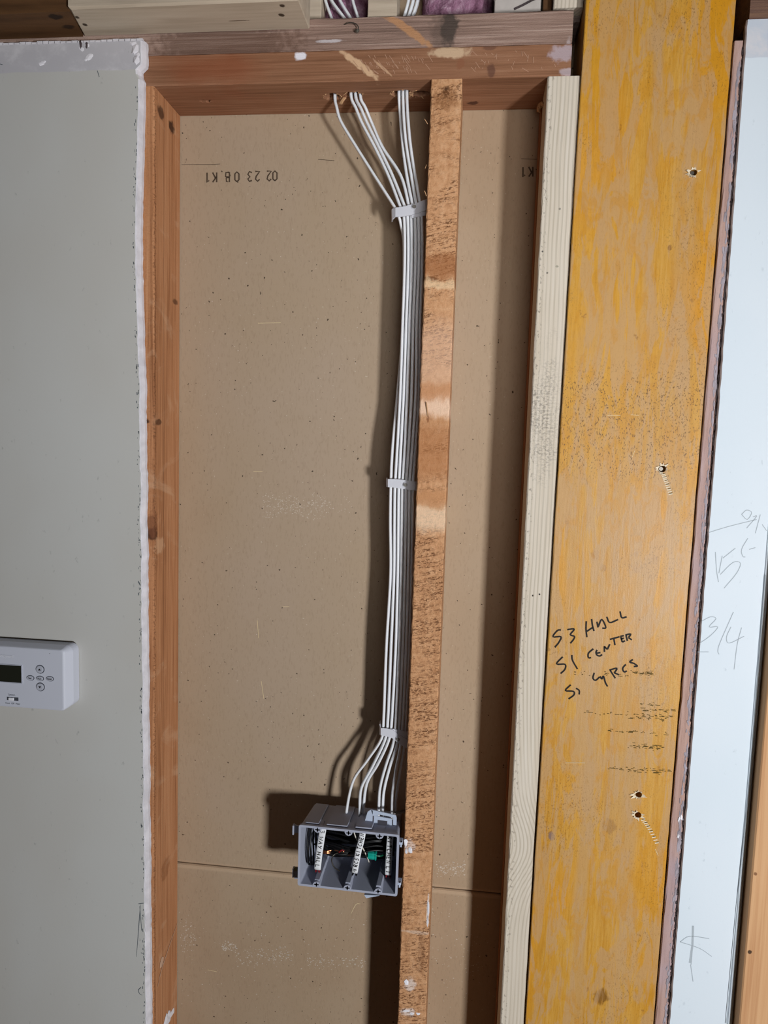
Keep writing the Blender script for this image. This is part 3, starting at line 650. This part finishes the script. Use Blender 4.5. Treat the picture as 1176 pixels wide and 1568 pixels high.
def batt(x0, x1, label):
    bm = bmesh.new(); bmesh.ops.create_grid(bm, x_segments=26, y_segments=18, size=1)
    for v in bm.verts:
        x = x0+(x1-x0)*(v.co.x+1)/2; z = ZP+.0008+.15*(v.co.y+1)/2
        e = max(abs(v.co.x), abs(v.co.y)); y = .052+.018*e**4+.012*mnoise.noise(Vector((x*60, 3, z*60)))+.005*mnoise.noise(Vector((x*190, 3, z*190)))
        v.co = Vector((x, y, z))
    r = bmesh.ops.extrude_face_region(bm, geom=bm.faces[:])
    for v in [g for g in r['geom'] if isinstance(g, bmesh.types.BMVert)]: v.co.y = .0885
    obj('insulation_batt', bm, PINK, label=label, cat='insulation', smooth=True)
batt(pt(494, 5, .06), pt(561, 5, .06), 'pink fluffy insulation behind the cables left of the short pale block')
batt(pt(646, 5, .06), pt(756, 5, .06), 'pink fluffy insulation right of the three upright cables above the plate')

# ------------------------------------------------------------------ white cables
def cable(label, top, hole, pts, sgn=0):
    P = []
    for (u, v, Y) in top: P.append(at(u, v, Y))
    P.append(Vector((hole[0], hole[1], .078))); P.append(Vector((hole[0], hole[1], .040))); P.append(Vector((hole[0], hole[1], .0)))
    for (u, v, Y) in pts: P.append(at(u, v, Y-.008*min(1, max(0, (v-150)/165))))
    bm = bmesh.new(); tube(bm, P, .00200, .0042, 14, smooth_n=6, flat=.75)
    o = obj('electrical_cable', bm, PVC, label=label, cat='cable', group='white cables running down to the electrical box', smooth=True)
    return o
H0 = lambda u, v: (atz(u, v, 0).x, atz(u, v, 0).y)
def low(col, Y=.045):
    xs = {'A': ((330,610,.045),(345,614,.049),(380,618.6,.056),(500,616.8,.058),(600,609,.056),(690,600.8,.048),(742,598.5,.045),(800,597.6,.045),(880,598,.045),(990,591.6,.045),(1100,587.4,.045),(1130,584.3,.045),(1163,562.9,.045),(1194,541.4,.045),(1237,531.4,.045),(1262,531,.046)),
          'B1': ((330,618.5,.045),(400,619.7,.045),(500,616.4,.045),(600,613,.045),(690,608,.045),(742,605,.045),(800,604,.045),(880,603.3,.045),(990,598.8,.045),(1100,594,.045),(1131,590,.045),(1170,572,.045),(1206,553.5,.045),(1240,551,.045),(1262,551,.046)),
          'B2': ((330,624,.045),(400,625.2,.045),(500,621.8,.045),(600,618.2,.045),(690,613.5,.045),(742,611,.045),(800,610,.045),(880,609,.045),(990,606,.045),(1100,600,.045),(1131,596,.045),(1168,579.5,.045),(1199,562,.047),(1240,556.5,.047),(1262,556,.047)),
          'B3': ((330,629.5,.045),(400,630.5,.045),(500,627,.045),(600,623.7,.045),(690,619.7,.045),(742,616.4,.045),(800,615.4,.045),(880,614.3,.045),(990,611.4,.045),(1100,606.5,.045),(1137,602.5,.045),(1170,591.4,.045),(1206,582,.045),(1242,580,.045),(1264,580,.046)),
          'C1': ((330,635,.045),(400,636,.045),(500,632.3,.045),(600,630.2,.045),(690,625.2,.045),(742,621.8,.045),(800,620.8,.045),(880,619.5,.045),(990,616.6,.045),(1100,611.7,.045),(1140,607.8,.047),(1175,596.7,.049),(1211,588,.051),(1244,586,.051),(1264,586,.051)),
          'C2': ((330,640.4,.045),(400,641.4,.045),(500,637.8,.045),(600,636.7,.045),(690,630.8,.045),(742,627,.045),(800,626.2,.045),(880,624.9,.045),(990,621.8,.045),(1100,617,.045),(1143,613,.045),(1175,607,.045),(1213,601.4,.045),(1244,600.3,.045),(1264,600,.046)),
          'C3': ((330,645.6,.045),(400,646.6,.045),(500,643.2,.045),(600,642,.045),(690,636.2,.045),(742,632.3,.045),(800,631.4,.045),(880,630.2,.045),(990,627,.045),(1100,622.2,.045),(1145,619,.048),(1185,612.4,.050),(1218,607.4,.052),(1244,606,.052),(1264,606,.052))}[col]
    return [(u, v, Y_) for v, u, Y_ in xs]
cable('white cable from the leftmost drilled hole, standing apart from the bundle above the top strap', [(493, -30, .042), (498, 0, .041)], H0(513, 149), [(515.5, 164, .041), (522, 186, .042), (542, 219.5, .044), (568.5, 261.5, .045), (588.5, 292.5, .045), (604, 317, .045)] + low('A'))
cable('left cable of the close pair leaving the second drilled hole', [(502, -30, .036), (507, 0, .036)], H0(537.5, 146), [(545, 166, .039), (555, 190, .041), (574, 226, .043), (595, 270, .045), (612.3, 315, .045)] + low('B1'))
cable('right cable of the close pair leaving the second drilled hole', [(511, -30, .037), (520, 0, .037)], H0(544.5, 146), [(553.5, 168, .037), (563, 190, .040), (580.5, 226, .043), (601.5, 270, .045), (619.2, 315, .045)] + low('B2'))
cable('third cable of the second hole, splitting off to the right behind the close pair', [(540, -30, .039), (540, 0, .039)], H0(552, 147), [(560, 166, .042), (570, 190, .048), (586, 226, .047), (614, 270, .045), (625.9, 315, .045)] + low('B3'))
cable('leftmost cable of the three leaving the third hole', [(626, -30, .038), (626, 0, .038)], H0(611, 145), [(613, 178, .044), (617, 226, .046), (623, 270, .046), (632, 315, .045)] + low('C1'))
cable('middle cable of the three leaving the third hole', [(633, -30, .036), (633, 0, .036)], H0(617, 144.5), [(618.5, 185, .037), (622.5, 226, .041), (630, 270, .044), (637.6, 315, .045)] + low('C2'))
cable('rightmost cable of the bundle, next to the orange-brown stud', [(640, -30, .037), (640, 0, .037)], H0(623, 144.5), [(625, 185, .037), (629, 226, .040), (636, 270, .043), (643.5, 315, .045)] + low('C3'))

# ------------------------------------------------------------------ straps
def strap(label, top, bot, Yf, left_back, nail, twist):
    """a flat nylon band in front of the cables; its left end turns back round the bundle"""
    e = empty('cable_strap', at(*bot[1], Yf), label, 'strap', 'nylon straps on the cables')
    th = .0014; bm = bmesh.new(); rings = []
    n = len(top)
    for i in range(n):
        T, B = at(*top[i], Yf), at(*bot[i], Yf)
        rings.append([T+Vector((0, 0, 0)), B, B+Vector((0, th, 0)), T+Vector((0, th, 0))])
    lt, lb = left_back
    T, B = at(*lt, .046), at(*lb, .046)
    T2, B2 = at((lt[0]*.6+top[0][0]*.4)-1.5, (lt[1]*.5+top[0][1]*.5), Yf+.004), at((lb[0]*.6+bot[0][0]*.4)-1.5, (lb[1]*.5+bot[0][1]*.5), Yf+.004)
    rings = [[T, B, B+Vector((th, 0, 0)), T+Vector((th, 0, 0))], [T2, B2, B2+Vector((th, .0005, 0)), T2+Vector((th, .0005, 0))]] + rings
    loft(bm, rings)
    obj('band', bm, STRAP, e)
    p = at(*nail, Yf); bm = bmesh.new()
    cyl_y(bm, p, .0036, Yf-.0012, Yf+.0002, 16); obj('boss', bm, STRAP, e)
    bm = bmesh.new(); cyl_y(bm, p, .0025, Yf-.0026, Yf-.0008, 12); obj('nail_head', bm, NAIL, e)
    if twist:
        bm = bmesh.new(); ps = [at(u, v, Yf+.0018) for u, v in twist]
        loft(bm, [[ps[0], ps[1], ps[1]+Vector((0, th, 0)), ps[0]+Vector((0, th, 0))], [ps[2], ps[3], ps[3]+Vector((0, th, 0)), ps[2]+Vector((0, th, 0))]])
        obj('lower_flap', bm, STRAP, e)
YS = .0290
strap('topmost nylon strap gathering the cables below the top plate', [(605.5, 318), (616, 316.5), (626, 314), (638, 311), (646, 307.5), (655, 304)], [(605.5, 332), (616, 331.5), (626, 330), (638, 327), (646, 324), (655, 321)], YS, ((599, 322), (599.5, 340)), (634.5, 317), [(630, 330), (630, 334), (655, 322), (655, 329)])
strap('middle nylon strap across the cables beside the stud, lying level', [(594, 733.5), (603, 733.5), (615, 734.5), (626, 736), (634, 737), (643, 738)], [(594, 746), (603, 746.5), (615, 748.5), (626, 750), (634, 751), (643, 752)], YS, ((592, 731), (592, 745)), (621, 742.5), None)
strap('lowest nylon strap, slanting down to the stud above the electrical box', [(583, 1115), (592, 1115.5), (601, 1117.5), (610, 1125), (618, 1129.5), (630, 1136)], [(583, 1126), (592, 1127.5), (601, 1130.5), (610, 1138), (618, 1143), (630, 1150)], YS, ((582, 1103), (581.5, 1123)), (609.5, 1131.5), [(601, 1116), (601, 1124), (630, 1122), (630, 1133)])

# ------------------------------------------------------------------ electrical box
bx = empty('electrical_box', (-.055, .02, -1.07), 'grey three-gang electrical box fixed to the left side of the middle stud', 'electrical box')
X0, X1, Z0, Z1, YB0, YB1 = -.1256, .0140, -1.0702, -.9815, -.012, .060
shear = lambda x: -.0016*(x-X0)/(X1-X0)
def rrect(x0, x1, z0, z1, r, y, n=4):
    out = []
    for cx, cz, a0 in ((x1-r, z1-r, 0), (x0+r, z1-r, 90), (x0+r, z0+r, 180), (x1-r, z0+r, 270)):
        for k in range(n+1):
            a = math.radians(a0+90*k/n); x = cx+r*math.cos(a); out.append((x, y, cz+r*math.sin(a)+shear(x)))
    return out
bm = bmesh.new(); t = .0030; d = .006
loops = [rrect(X0+t, X1-t, Z0+t, Z1-t, .002, YB0), rrect(X0, X1, Z0, Z1, .003, YB0), rrect(X0, X1, Z0, Z1, .003, YB0+.004), rrect(X0+.0015, X1-.0015, Z0+.0015, Z1-.0015, .003, YB0+.0042), rrect(X0+d, X1-d*.4, Z0+d, Z1-d, .004, YB1)]
R1 = [[bm.verts.new(p) for p in l] for l in loops]
inner = [[bm.verts.new(p) for p in l] for l in (rrect(X0+d+t, X1-d*.4-t, Z0+d+t, Z1-d-t, .003, YB1-t),)]
seq = [inner[0]] + R1; n = len(R1[0])
for a_, b_ in zip(seq, seq[1:]):
    for i in range(n): bm.faces.new((a_[i], a_[(i+1) % n], b_[(i+1) % n], b_[i]))
bm.faces.new(inner[0]); bm.faces.new(R1[-1])
obj('shell', bm, GREY_BOX, bx)
BOSS_T = [(486.4, 1267), (533.9, 1272), (581.5, 1277.5)]; BOSS_B = [(484.6, 1354), (531.8, 1360.5), (579, 1366.5)]
for lst_, sg in ((BOSS_T, -1), (BOSS_B, 1)):
    for (u, v) in lst_:
        p = at(u, v, YB0); zc = (Z1-t*.5 if sg < 0 else Z0+t*.5)+shear(p.x)
        bm = bmesh.new(); prof = []
        for k in range(11):
            a_ = math.pi*k/10; prof.append((p.x+.0058*math.cos(a_), zc+sg*.0072*math.sin(a_)))
        loft(bm, [[(x, y, z) for x, z in prof] for y in (YB0-.0002, YB0+.022)])
        bo = obj('screw_boss', bm, GREY_BOX, bx)
        bm = bmesh.new(); cz = zc+sg*.0030
        cyl_y(bm, (p.x, 0, cz), .0016, YB0-.0006, YB0+.0005, 10)
        add_box(bm, p.x-.0034, p.x+.0034, YB0-.0006, YB0+.0004, cz-.0006, cz+.0006); add_box(bm, p.x-.0006, p.x+.0006, YB0-.0006, YB0+.0004, cz-.003, cz+.003)
        obj('screw_slot', bm, DARK, bo)
        if sg > 0:
            bm = bmesh.new(); y0, y1 = YB0+.004, YB1-.004
            loft(bm, [[(p.x-.0045+.002*q, y, Z0+t+.004*q), (p.x+.0045+.002*q, y, Z0+t+.004*q), (p.x+.003+.002*q, y, Z0+t+.006+.004*q), (p.x-.003+.002*q, y, Z0+t+.006+.004*q)] for y, q in ((y0, 0), (y1, 1))])
            obj('inner_rib', bm, GREY_BOX, bx)
for (xa, xb) in ((-.1185, -.0985), (-.0885, -.0585), (-.0480, -.0245)):
    bm = bmesh.new(); y0, y1 = YB0+.008, YB1-.003; za = lambda y: Z1-.0015-.0045*(y-YB0)/(YB1-YB0)
    loft(bm, [[(xa+.002*q, y, za(y)-.001), (xb+.002*q, y, za(y)-.001), (xb+.002*q-.0008, y, za(y)+.0022), (xa+.002*q+.0008, y, za(y)+.0022)] for y, q in ((y0, 0), (y1, 1))])
    obj('raised_panel', bm, GREY_BOX, bx)
# nailing bracket and guides by the stud
bm = bmesh.new(); YK = .016; zk = Z1+.004
for poly in ([(557,1263),(563,1243),(568,1240),(571,1241),(570.5,1249),(570,1263)], [(572.5,1249.2),(578,1249.5),(578,1263),(572.5,1263)], [(568,1240),(606,1248.5),(607.3,1253),(601.5,1251.5),(580,1247),(578,1250),(571,1249.2)],
             [(578,1250),(600,1254),(600,1258),(593,1257),(578,1255.5)], [(602,1251.7),(607.3,1253),(607,1264),(602,1263)], [(593,1257),(600,1258),(600,1264),(593,1263)]):
    pp = [at(u, v, YK) for u, v in poly]; loft(bm, [pp, [p+Vector((0, .0018, 0)) for p in pp]])
br = obj('nail_bracket', bm, GREY_CLIP, bx)
for dy in (.022, .027):
    bm = bmesh.new(); tube(bm, [(.002, dy+.004, zk+.003), (.0186, dy+.010, zk+.0046)], .0011, None, 8, smooth_n=0); obj('nail', bm, NAIL, br)
for (u, v) in ((619, 1289.5), (614.5, 1351)):
    p = at(u, v, -.004); bm = bmesh.new(); add_box(bm, X1-.001, .0183, -.008, .004, p.z-.0022, p.z+.0016, .0005); add_box(bm, .0155, .0175, -.0085, -.004, p.z-.005, p.z+.0016); obj('stud_tab', bm, GREY_CLIP, bx)
bm = bmesh.new(); p0, p1, p2 = at(558, 1369, YB0+.003), at(561, 1374, YB0+.003), at(582, 1370, YB0+.003)
loft(bm, [[(p0.x, y, p0.z), (p1.x, y, p1.z), (p2.x, y, p2.z)] for y in (YB0+.001, YB0+.02)]); obj('bottom_clip', bm, GREY_CLIP, bx)
pa, pb = at(448, 1264, .0), at(448, 1278, .0)
bm = bmesh.new(); add_box(bm, pa.x, pa.x+.0022, -.001, .006, pb.z, pa.z, .0004); add_box(bm, pa.x+.002, X0+.004, .002, .0045, pb.z+.002, pa.z-.001); obj('side_ear', bm, GREY_BOX, bx)
pa = at(449, 1336, .01); bm = bmesh.new(); add_box(bm, pa.x+.0015, X0+.005, .008, .011, pa.z-.008, pa.z+.009, .0005); add_box(bm, pa.x, pa.x+.002, .004, .011, pa.z-.004, pa.z+.009); ear = obj('side_ear', bm, GREY_BOX, bx)
bm = bmesh.new(); q = at(453, 1330, .008); cyl_y(bm, q, .0028, .0060, .0085, 12); obj('screw', bm, plain('brass_screw', '#8c9070', .4, .5, metal=.6), ear)
bm = bmesh.new()
for u in (552, 560): 
    for k in (0,): pass
# screw holes visible in the back
for u, v in ((508.5, 1350), (513.5, 1350.5), (555, 1355.5), (559.5, 1356)):
    p = at(u, v, .03); bm = bmesh.new(); cyl_y(bm, p, .0012, .029, .032, 8); 
    bmesh.ops.translate(bm, verts=bm.verts, vec=(0, 0, 0)); bm.free()

# stroke letters for the writing on the cable ends
G = {'3': [[(0,1),(.8,1),(.35,.6),(.85,.4),(.6,0),(0,.05)]], 'W': [[(0,1),(.2,0),(.5,.7),(.75,0),(1,1)]], 'A': [[(0,0),(.45,1),(.9,0)],[(.2,.4),(.75,.4)]], 'Y': [[(0,1),(.45,.5)],[(.9,1),(.3,0)]],
     'H': [[(0,0),(.05,1)],[(.8,0),(.8,1)],[(0,.5),(.8,.5)]], 'L': [[(0,1),(0,0),(.7,0)]], '4': [[(.1,1),(0,.45),(.8,.45)],[(.75,1),(.7,0)]], 'R': [[(0,0),(0,1)],[(0,1),(.75,.9),(.65,.55),(0,.5)],[(.1,.5),(.8,0)]],
     'C': [[(.8,.9),(.3,1),(0,.5),(.3,0),(.8,.1)]], 'S': [[(.8,1),(.2,.95),(.1,.6),(.75,.45),(.7,.05),(0,0)]], 'K': [[(0,0),(0,1)],[(.75,1),(0,.5)],[(.05,.5),(.8,0)]], 'I': [[(.3,0),(.3,1)]], 'T': [[(0,1),(.9,1)],[(.45,1),(.45,0)]], 'E': [[(.7,1),(0,1),(0,0),(.7,0)],[(0,.5),(.55,.5)]], 'N': [[(0,0),(0,1),(.75,0),(.75,1)]]}
def sheath_tag(path, half, text, downward, label, adv, hgt, tail_mat, w=.0010):
    P = [at(u, v, Y) for u, v, Y in path]
    e = empty('cable_end', P[-1], label, 'cable end')
    bm = bmesh.new(); tube(bm, P, half, .0017, 14, smooth_n=8, flat=.8); obj('sheath', bm, PVC, e, smooth=True)
    pts = catmull(P, 12) if downward else catmull(P[::-1], 12)
    acc = [0]
    for a_, b_ in zip(pts, pts[1:]): acc.append(acc[-1]+(b_-a_).length)
    def along(s_):
        s_ = min(max(s_, 0), acc[-1]-1e-6)
        for i in range(len(acc)-1):
            if acc[i+1] >= s_: 
                q = (s_-acc[i])/(acc[i+1]-acc[i]); return pts[i].lerp(pts[i+1], q), (pts[i+1]-pts[i]).normalized()
    bm = bmesh.new(); s_ = acc[-1]*.05; used = sum(.5 if ch == ' ' else 1 for ch in text); adv = acc[-1]*.93/used
    for ch in text:
        if ch != ' ':
            for st_ in G[ch]:
                q3 = []
                for gx, gy in st_:
                    c_, T = along(s_+gx*adv*.72); side = T.cross(Vector((0, 1, 0))).normalized()
                    q3.append(c_ + side*((gy-.5)*hgt) + Vector((0, -.0021, 0)))
                ribbon(bm, q3, w, curve=False)
        s_ += adv*(.5 if ch == ' ' else 1)
    obj('handwriting', bm, INK, e)
    d = (P[-1]-P[-2]).normalized()
    for k in (-1, 1):
        bm = bmesh.new(); s0 = P[-1]-d*.002+Vector((k*.0022, .0006, 0)); tube(bm, [s0, s0+d*.005, s0+d*.010+Vector((k*.0006, .006, 0)), s0+d*.013+Vector((0, .016, 0))], .0011, None, 8); obj('conductor', bm, tail_mat, e)
    return e
sheath_tag([(495, 1267, -.004), (492, 1285, -.0055), (489, 1305, -.0065), (486, 1331, -.0065)], .0047, '3 WAY HALL', True, 'leftmost white cable end in the box, marked 3 WAY HALL', .005, .0052, REDW)
sheath_tag([(556, 1272, .000), (553, 1288, -.003), (548.5, 1305, -.0045), (543, 1336, -.0045)], .0043, '4 RCS KITCHEN', False, 'middle white cable end in the box, marked 4 RCS KITCHEN', .005, .0050, BLACKW)
sheath_tag([(598, 1277, .010), (596.5, 1295, .008), (595.5, 1315, .007), (594, 1339, .007)], .0046, 'KITCHEN LT', True, 'right-hand white cable end in the box, marked KITCHEN LT', .005, .0054, REDW)
# black wires: loose bundle folded into the box
R_ = random.Random(77)
def wire(path, r, mat, label, cat='wire', group=None, name='wire'):
    bm = bmesh.new(); tube(bm, path, r, None, 7, smooth_n=7, depth=Vector((.1, .9, .4)).normalized()); return obj(name, bm, mat, label=label, cat=cat, group=group, smooth=True)
for k in range(10):                                            # wires running across the upper part
    z = -.992-.0036*k+R_.uniform(-.001, .001); y = .030-.002*k+R_.uniform(-.004, .004)
    wire([(-.112+R_.uniform(0, .01), y+.012, z-.006), (-.085, y, z+R_.uniform(-.002, .003)), (-.05, y-.004, z-.004), (-.02, y, z-.002+R_.uniform(-.003, .004)), (.002, y+.012, z-.008)], .0014, BLACKW, 'black wire running across the upper half of the electrical box', group='black wires across the box')
for k in range(9):                                             # wires pushed against the back
    z = -1.0-.0062*k
    wire([(-.112+R_.uniform(0, .006), .049, z+.004), (-.09, .045, z-.002+R_.uniform(-.003, .003)), (-.055, .047, z+R_.uniform(-.004, .004)), (-.02, .045, z+R_.uniform(-.003, .003)), (.003, .049, z+.003)], .0030, BLACKW, 'black wire pressed flat against the back of the electrical box', group='black wires at the back of the box')
for k in range(4):                                             # wires hanging at the left side
    x = -.1175+.0035*k
    wire([(x, .02+.003*k, -.990), (x+.001, .006+.002*k, -1.010), (x+.003, .002+.002*k, -1.030), (x+.002, .012, -1.052), (x+.003, .03, -1.060)], .0014, BLACKW, 'black wire hanging in the left end of the electrical box', group='black wires at the left end of the box')
for k in range(4):                                             # a thicker black roll in the middle
    wire([(-.088, .018-.002*k, -1.021-.003*k), (-.07, .010, -1.023-.003*k), (-.05, .010+.002*k, -1.022-.003*k), (-.034, .02, -1.024-.003*k)], .0017, BLACKW, 'thick black wire rolled up in the middle of the electrical box', group='black wires rolled up mid box')
wire([at(u, v, Y) for u, v, Y in ((521, 1305, .012), (511, 1309, .006), (508, 1318, .004), (512, 1328, .004), (520, 1334, .008))], .0009, plain('dark_bare_wire', '#4a4640', .3, .5, metal=.6), 'thin dark wire loop in the middle of the electrical box')
wire([at(u, v, Y) for u, v, Y in ((541, 1271, .002), (546, 1285, .004), (554, 1296, .006), (562, 1312, .010), (565, 1320, .016))], .0008, WHITEW, 'thin pale wire slanting behind the middle white cable end')
for k in range(3):
    wire([at(u, v+k*1.6, Y+.001*k) for u, v, Y in ((492, 1303, .010), (500, 1303.5, .009), (508, 1302, .012), (517, 1302.5, .010), (526, 1304, .010), (536, 1306, .016))], .0011, COPPER, 'bare copper wire twisted in the middle of the electrical box', group='bare copper wires in the box')
wire([at(u, v, Y) for u, v, Y in ((532, 1303, .012), (524, 1301.5, .008), (519, 1305, .009))], .0011, REDW, 'short red wire beside the bare copper in the box')
wc = empty('wire_connector', at(569, 1312, .010), 'teal wire connector cap in the right half of the electrical box', 'connector')
bm = bmesh.new(); c_ = at(564, 1309, .008)
rings = []
for x, r in ((-.0005, .0040), (0, .0048), (.006, .0052), (.0095, .0050), (.0100, .0058), (.0115, .0058)):
    rings.append([(c_.x+x, c_.y+r*(1+.08*(k % 2))*math.cos(6.2832*k/20), c_.z+r*(1+.08*(k % 2))*math.sin(6.2832*k/20)) for k in range(20)])
loft(bm, rings); obj('cap', bm, TEAL, wc)
bm = bmesh.new(); tube(bm, [c_+Vector((.011, 0, 0)), c_+Vector((.017, .002, -.001)), c_+Vector((.024, .012, -.003))], .0013, None, 8); obj('wire_tail', bm, plain('green_wire', '#0c4a34', .4, .4), wc)

# ------------------------------------------------------------------ thermostat
th = empty('thermostat', (-.52, -.013, -.84), 'white wall thermostat with dark screen and five buttons, on the left drywall', 'thermostat')
yf, yb_ = -.0385, -.0138
xr_, zt, zb_ = -.4528, -.7478, -.8338
def trect(x0, x1, z0, z1, r, y, bulge=0, n=5):
    out = []
    for cx, cz, a0 in ((x1-r, z1-r, 0), (x0+r, z1-r, 90), (x0+r, z0+r, 180), (x1-r, z0+r, 270)):
        for k in range(n+1):
            a = math.radians(a0+90*k/n); x = cx+r*math.cos(a); z = cz+r*math.sin(a)
            zz = (z-(z0+z1)/2)/((z1-z0)/2); xx = (x-(x0+x1)/2)/((x1-x0)/2)
            out.append((x+(bulge*(1-zz*zz) if x > (x0+x1)/2 else -bulge*(1-zz*zz)), y, z+(.0035*(1-xx*xx) if z > (z0+z1)/2 else 0)))
    return out
XL = -.604
bm = bmesh.new()
loft(bm, [trect(XL-.004, xr_+.0085, zb_+.003, zt+.0035, .008, yb_, .0025), trect(XL-.003, xr_+.0075, zb_+.002, zt+.003, .008, yf+.012, .0025), trect(XL, xr_+.002, zb_, zt, .0045, yf+.0022, .001), trect(XL+.001, xr_+.0004, zb_+.0006, zt-.001, .004, yf+.0004, .0008), trect(XL+.0025, xr_-.0010, zb_+.0018, zt-.0025, .0035, yf, .0006)])
obj('body', bm, STATW, th)
bm = bmesh.new(); loft(bm, [trect(XL-.006, xr_+.0055, zb_+.008, zt+.0052, .006, y, .002) for y in (-.0139, -.0129)]); obj('wall_plate', bm, plain('thermostat_back_dark_plastic', '#3a332c', .7, .2), th)  # thin dark plate behind the body, reaching past it at the top
d0, d1 = at(33, 1019.5, yf), at(33, 1045.5, yf)
bm = bmesh.new(); add_box(bm, -.578, d0.x, yf-.0003, yf+.001, d1.z, d0.z); obj('display', bm, STATD, th)
bm = bmesh.new()
for a_ in ((-.580, d0.x+.0012, d0.z, d0.z+.0010), (-.580, d0.x+.0012, d1.z-.0014, d1.z), (d0.x, d0.x+.0012, d1.z, d0.z)): add_box(bm, a_[0], a_[1], yf-.0010, yf+.001, a_[2], a_[3])
obj('display_bezel', bm, STATB, th)
def button(u, v, rx, rz, sym):
    p = at(u, v, yf)
    bm = bmesh.new()
    n = 24; rings = [[(p.x+rx*s_*math.cos(6.2832*i/n), y, p.z+rz*s_*math.sin(6.2832*i/n)) for i in range(n)] for s_, y in ((1.0, yf+.0005), (1.0, yf-.0002))]
    loft(bm, rings); b = obj('button', bm, STATV, th)
    bm = bmesh.new(); rings = [[(p.x-.0002+rx*s_*math.cos(6.2832*i/n), y, p.z+.0000+rz*s_*math.sin(6.2832*i/n)) for i in range(n)] for s_, y in ((.84, yf), (.84, yf-.0012), (.70, yf-.0016))]
    loft(bm, rings); obj('button_cap', bm, STATB, b)
    bm = bmesh.new(); y = yf-.0018
    if sym in ('up', 'down'):
        k = 1 if sym == 'up' else -1
        bm.faces.new([bm.verts.new(q) for q in ((p.x-.0021, y, p.z-.0012*k), (p.x+.0021, y, p.z-.0012*k), (p.x, y, p.z+.0016*k))]); obj('arrow', bm, INK, b)
    else:
        bm.free(); text_mesh('button_print', sym, .0034, Vector((p.x, y, p.z)), INK, b, bold=.00008)
button(61.5, 1024.8, .0064, .0062, 'up'); button(62, 1051.7, .0064, .0062, 'down')
button(46.8, 1038, .0057, .0038, 'Set'); button(61.5, 1038.8, .0057, .0038, 'Run'); button(76.6, 1039.3, .0057, .0038, 'Hold')
p = at(19.5, 1070, yf); bm = bmesh.new(); add_box(bm, p.x-.0085, p.x+.0085, yf-.0002, yf+.001, p.z-.0024, p.z+.0024); sl = obj('switch_slot', bm, STATV, th)
bm = bmesh.new(); add_box(bm, p.x-.0052, p.x+.0022, yf-.0022, yf, p.z-.0020, p.z+.0018, .0005); obj('slider', bm, plain('white_slider_plastic', '#e8e8ee', .4, .4), sl)
p = at(18, 1064, yf-.0003); text_mesh('print', 'System', .0036, p, STATV, th)
p = at(19.5, 1077.3, yf-.0003); text_mesh('print', 'Cool  Off  Heat', .0034, p, STATV, th)
p = at(22, 1005.5, yf-.0003); text_mesh('logo', 'Honeywell', .0066, p, EMBOSS_LIT, th, align='RIGHT')  # pale flat copy paints the lit edges of the embossed letters
p = at(22, 1004.7, yf-.0002); text_mesh('logo', 'Honeywell', .0066, p, STATB, th, align='RIGHT')  # greyer copy, shifted up, paints their shaded edges
p = at(76, 1000.3, yf-.0003); text_mesh('print', '-', .006, p, STATV, th)
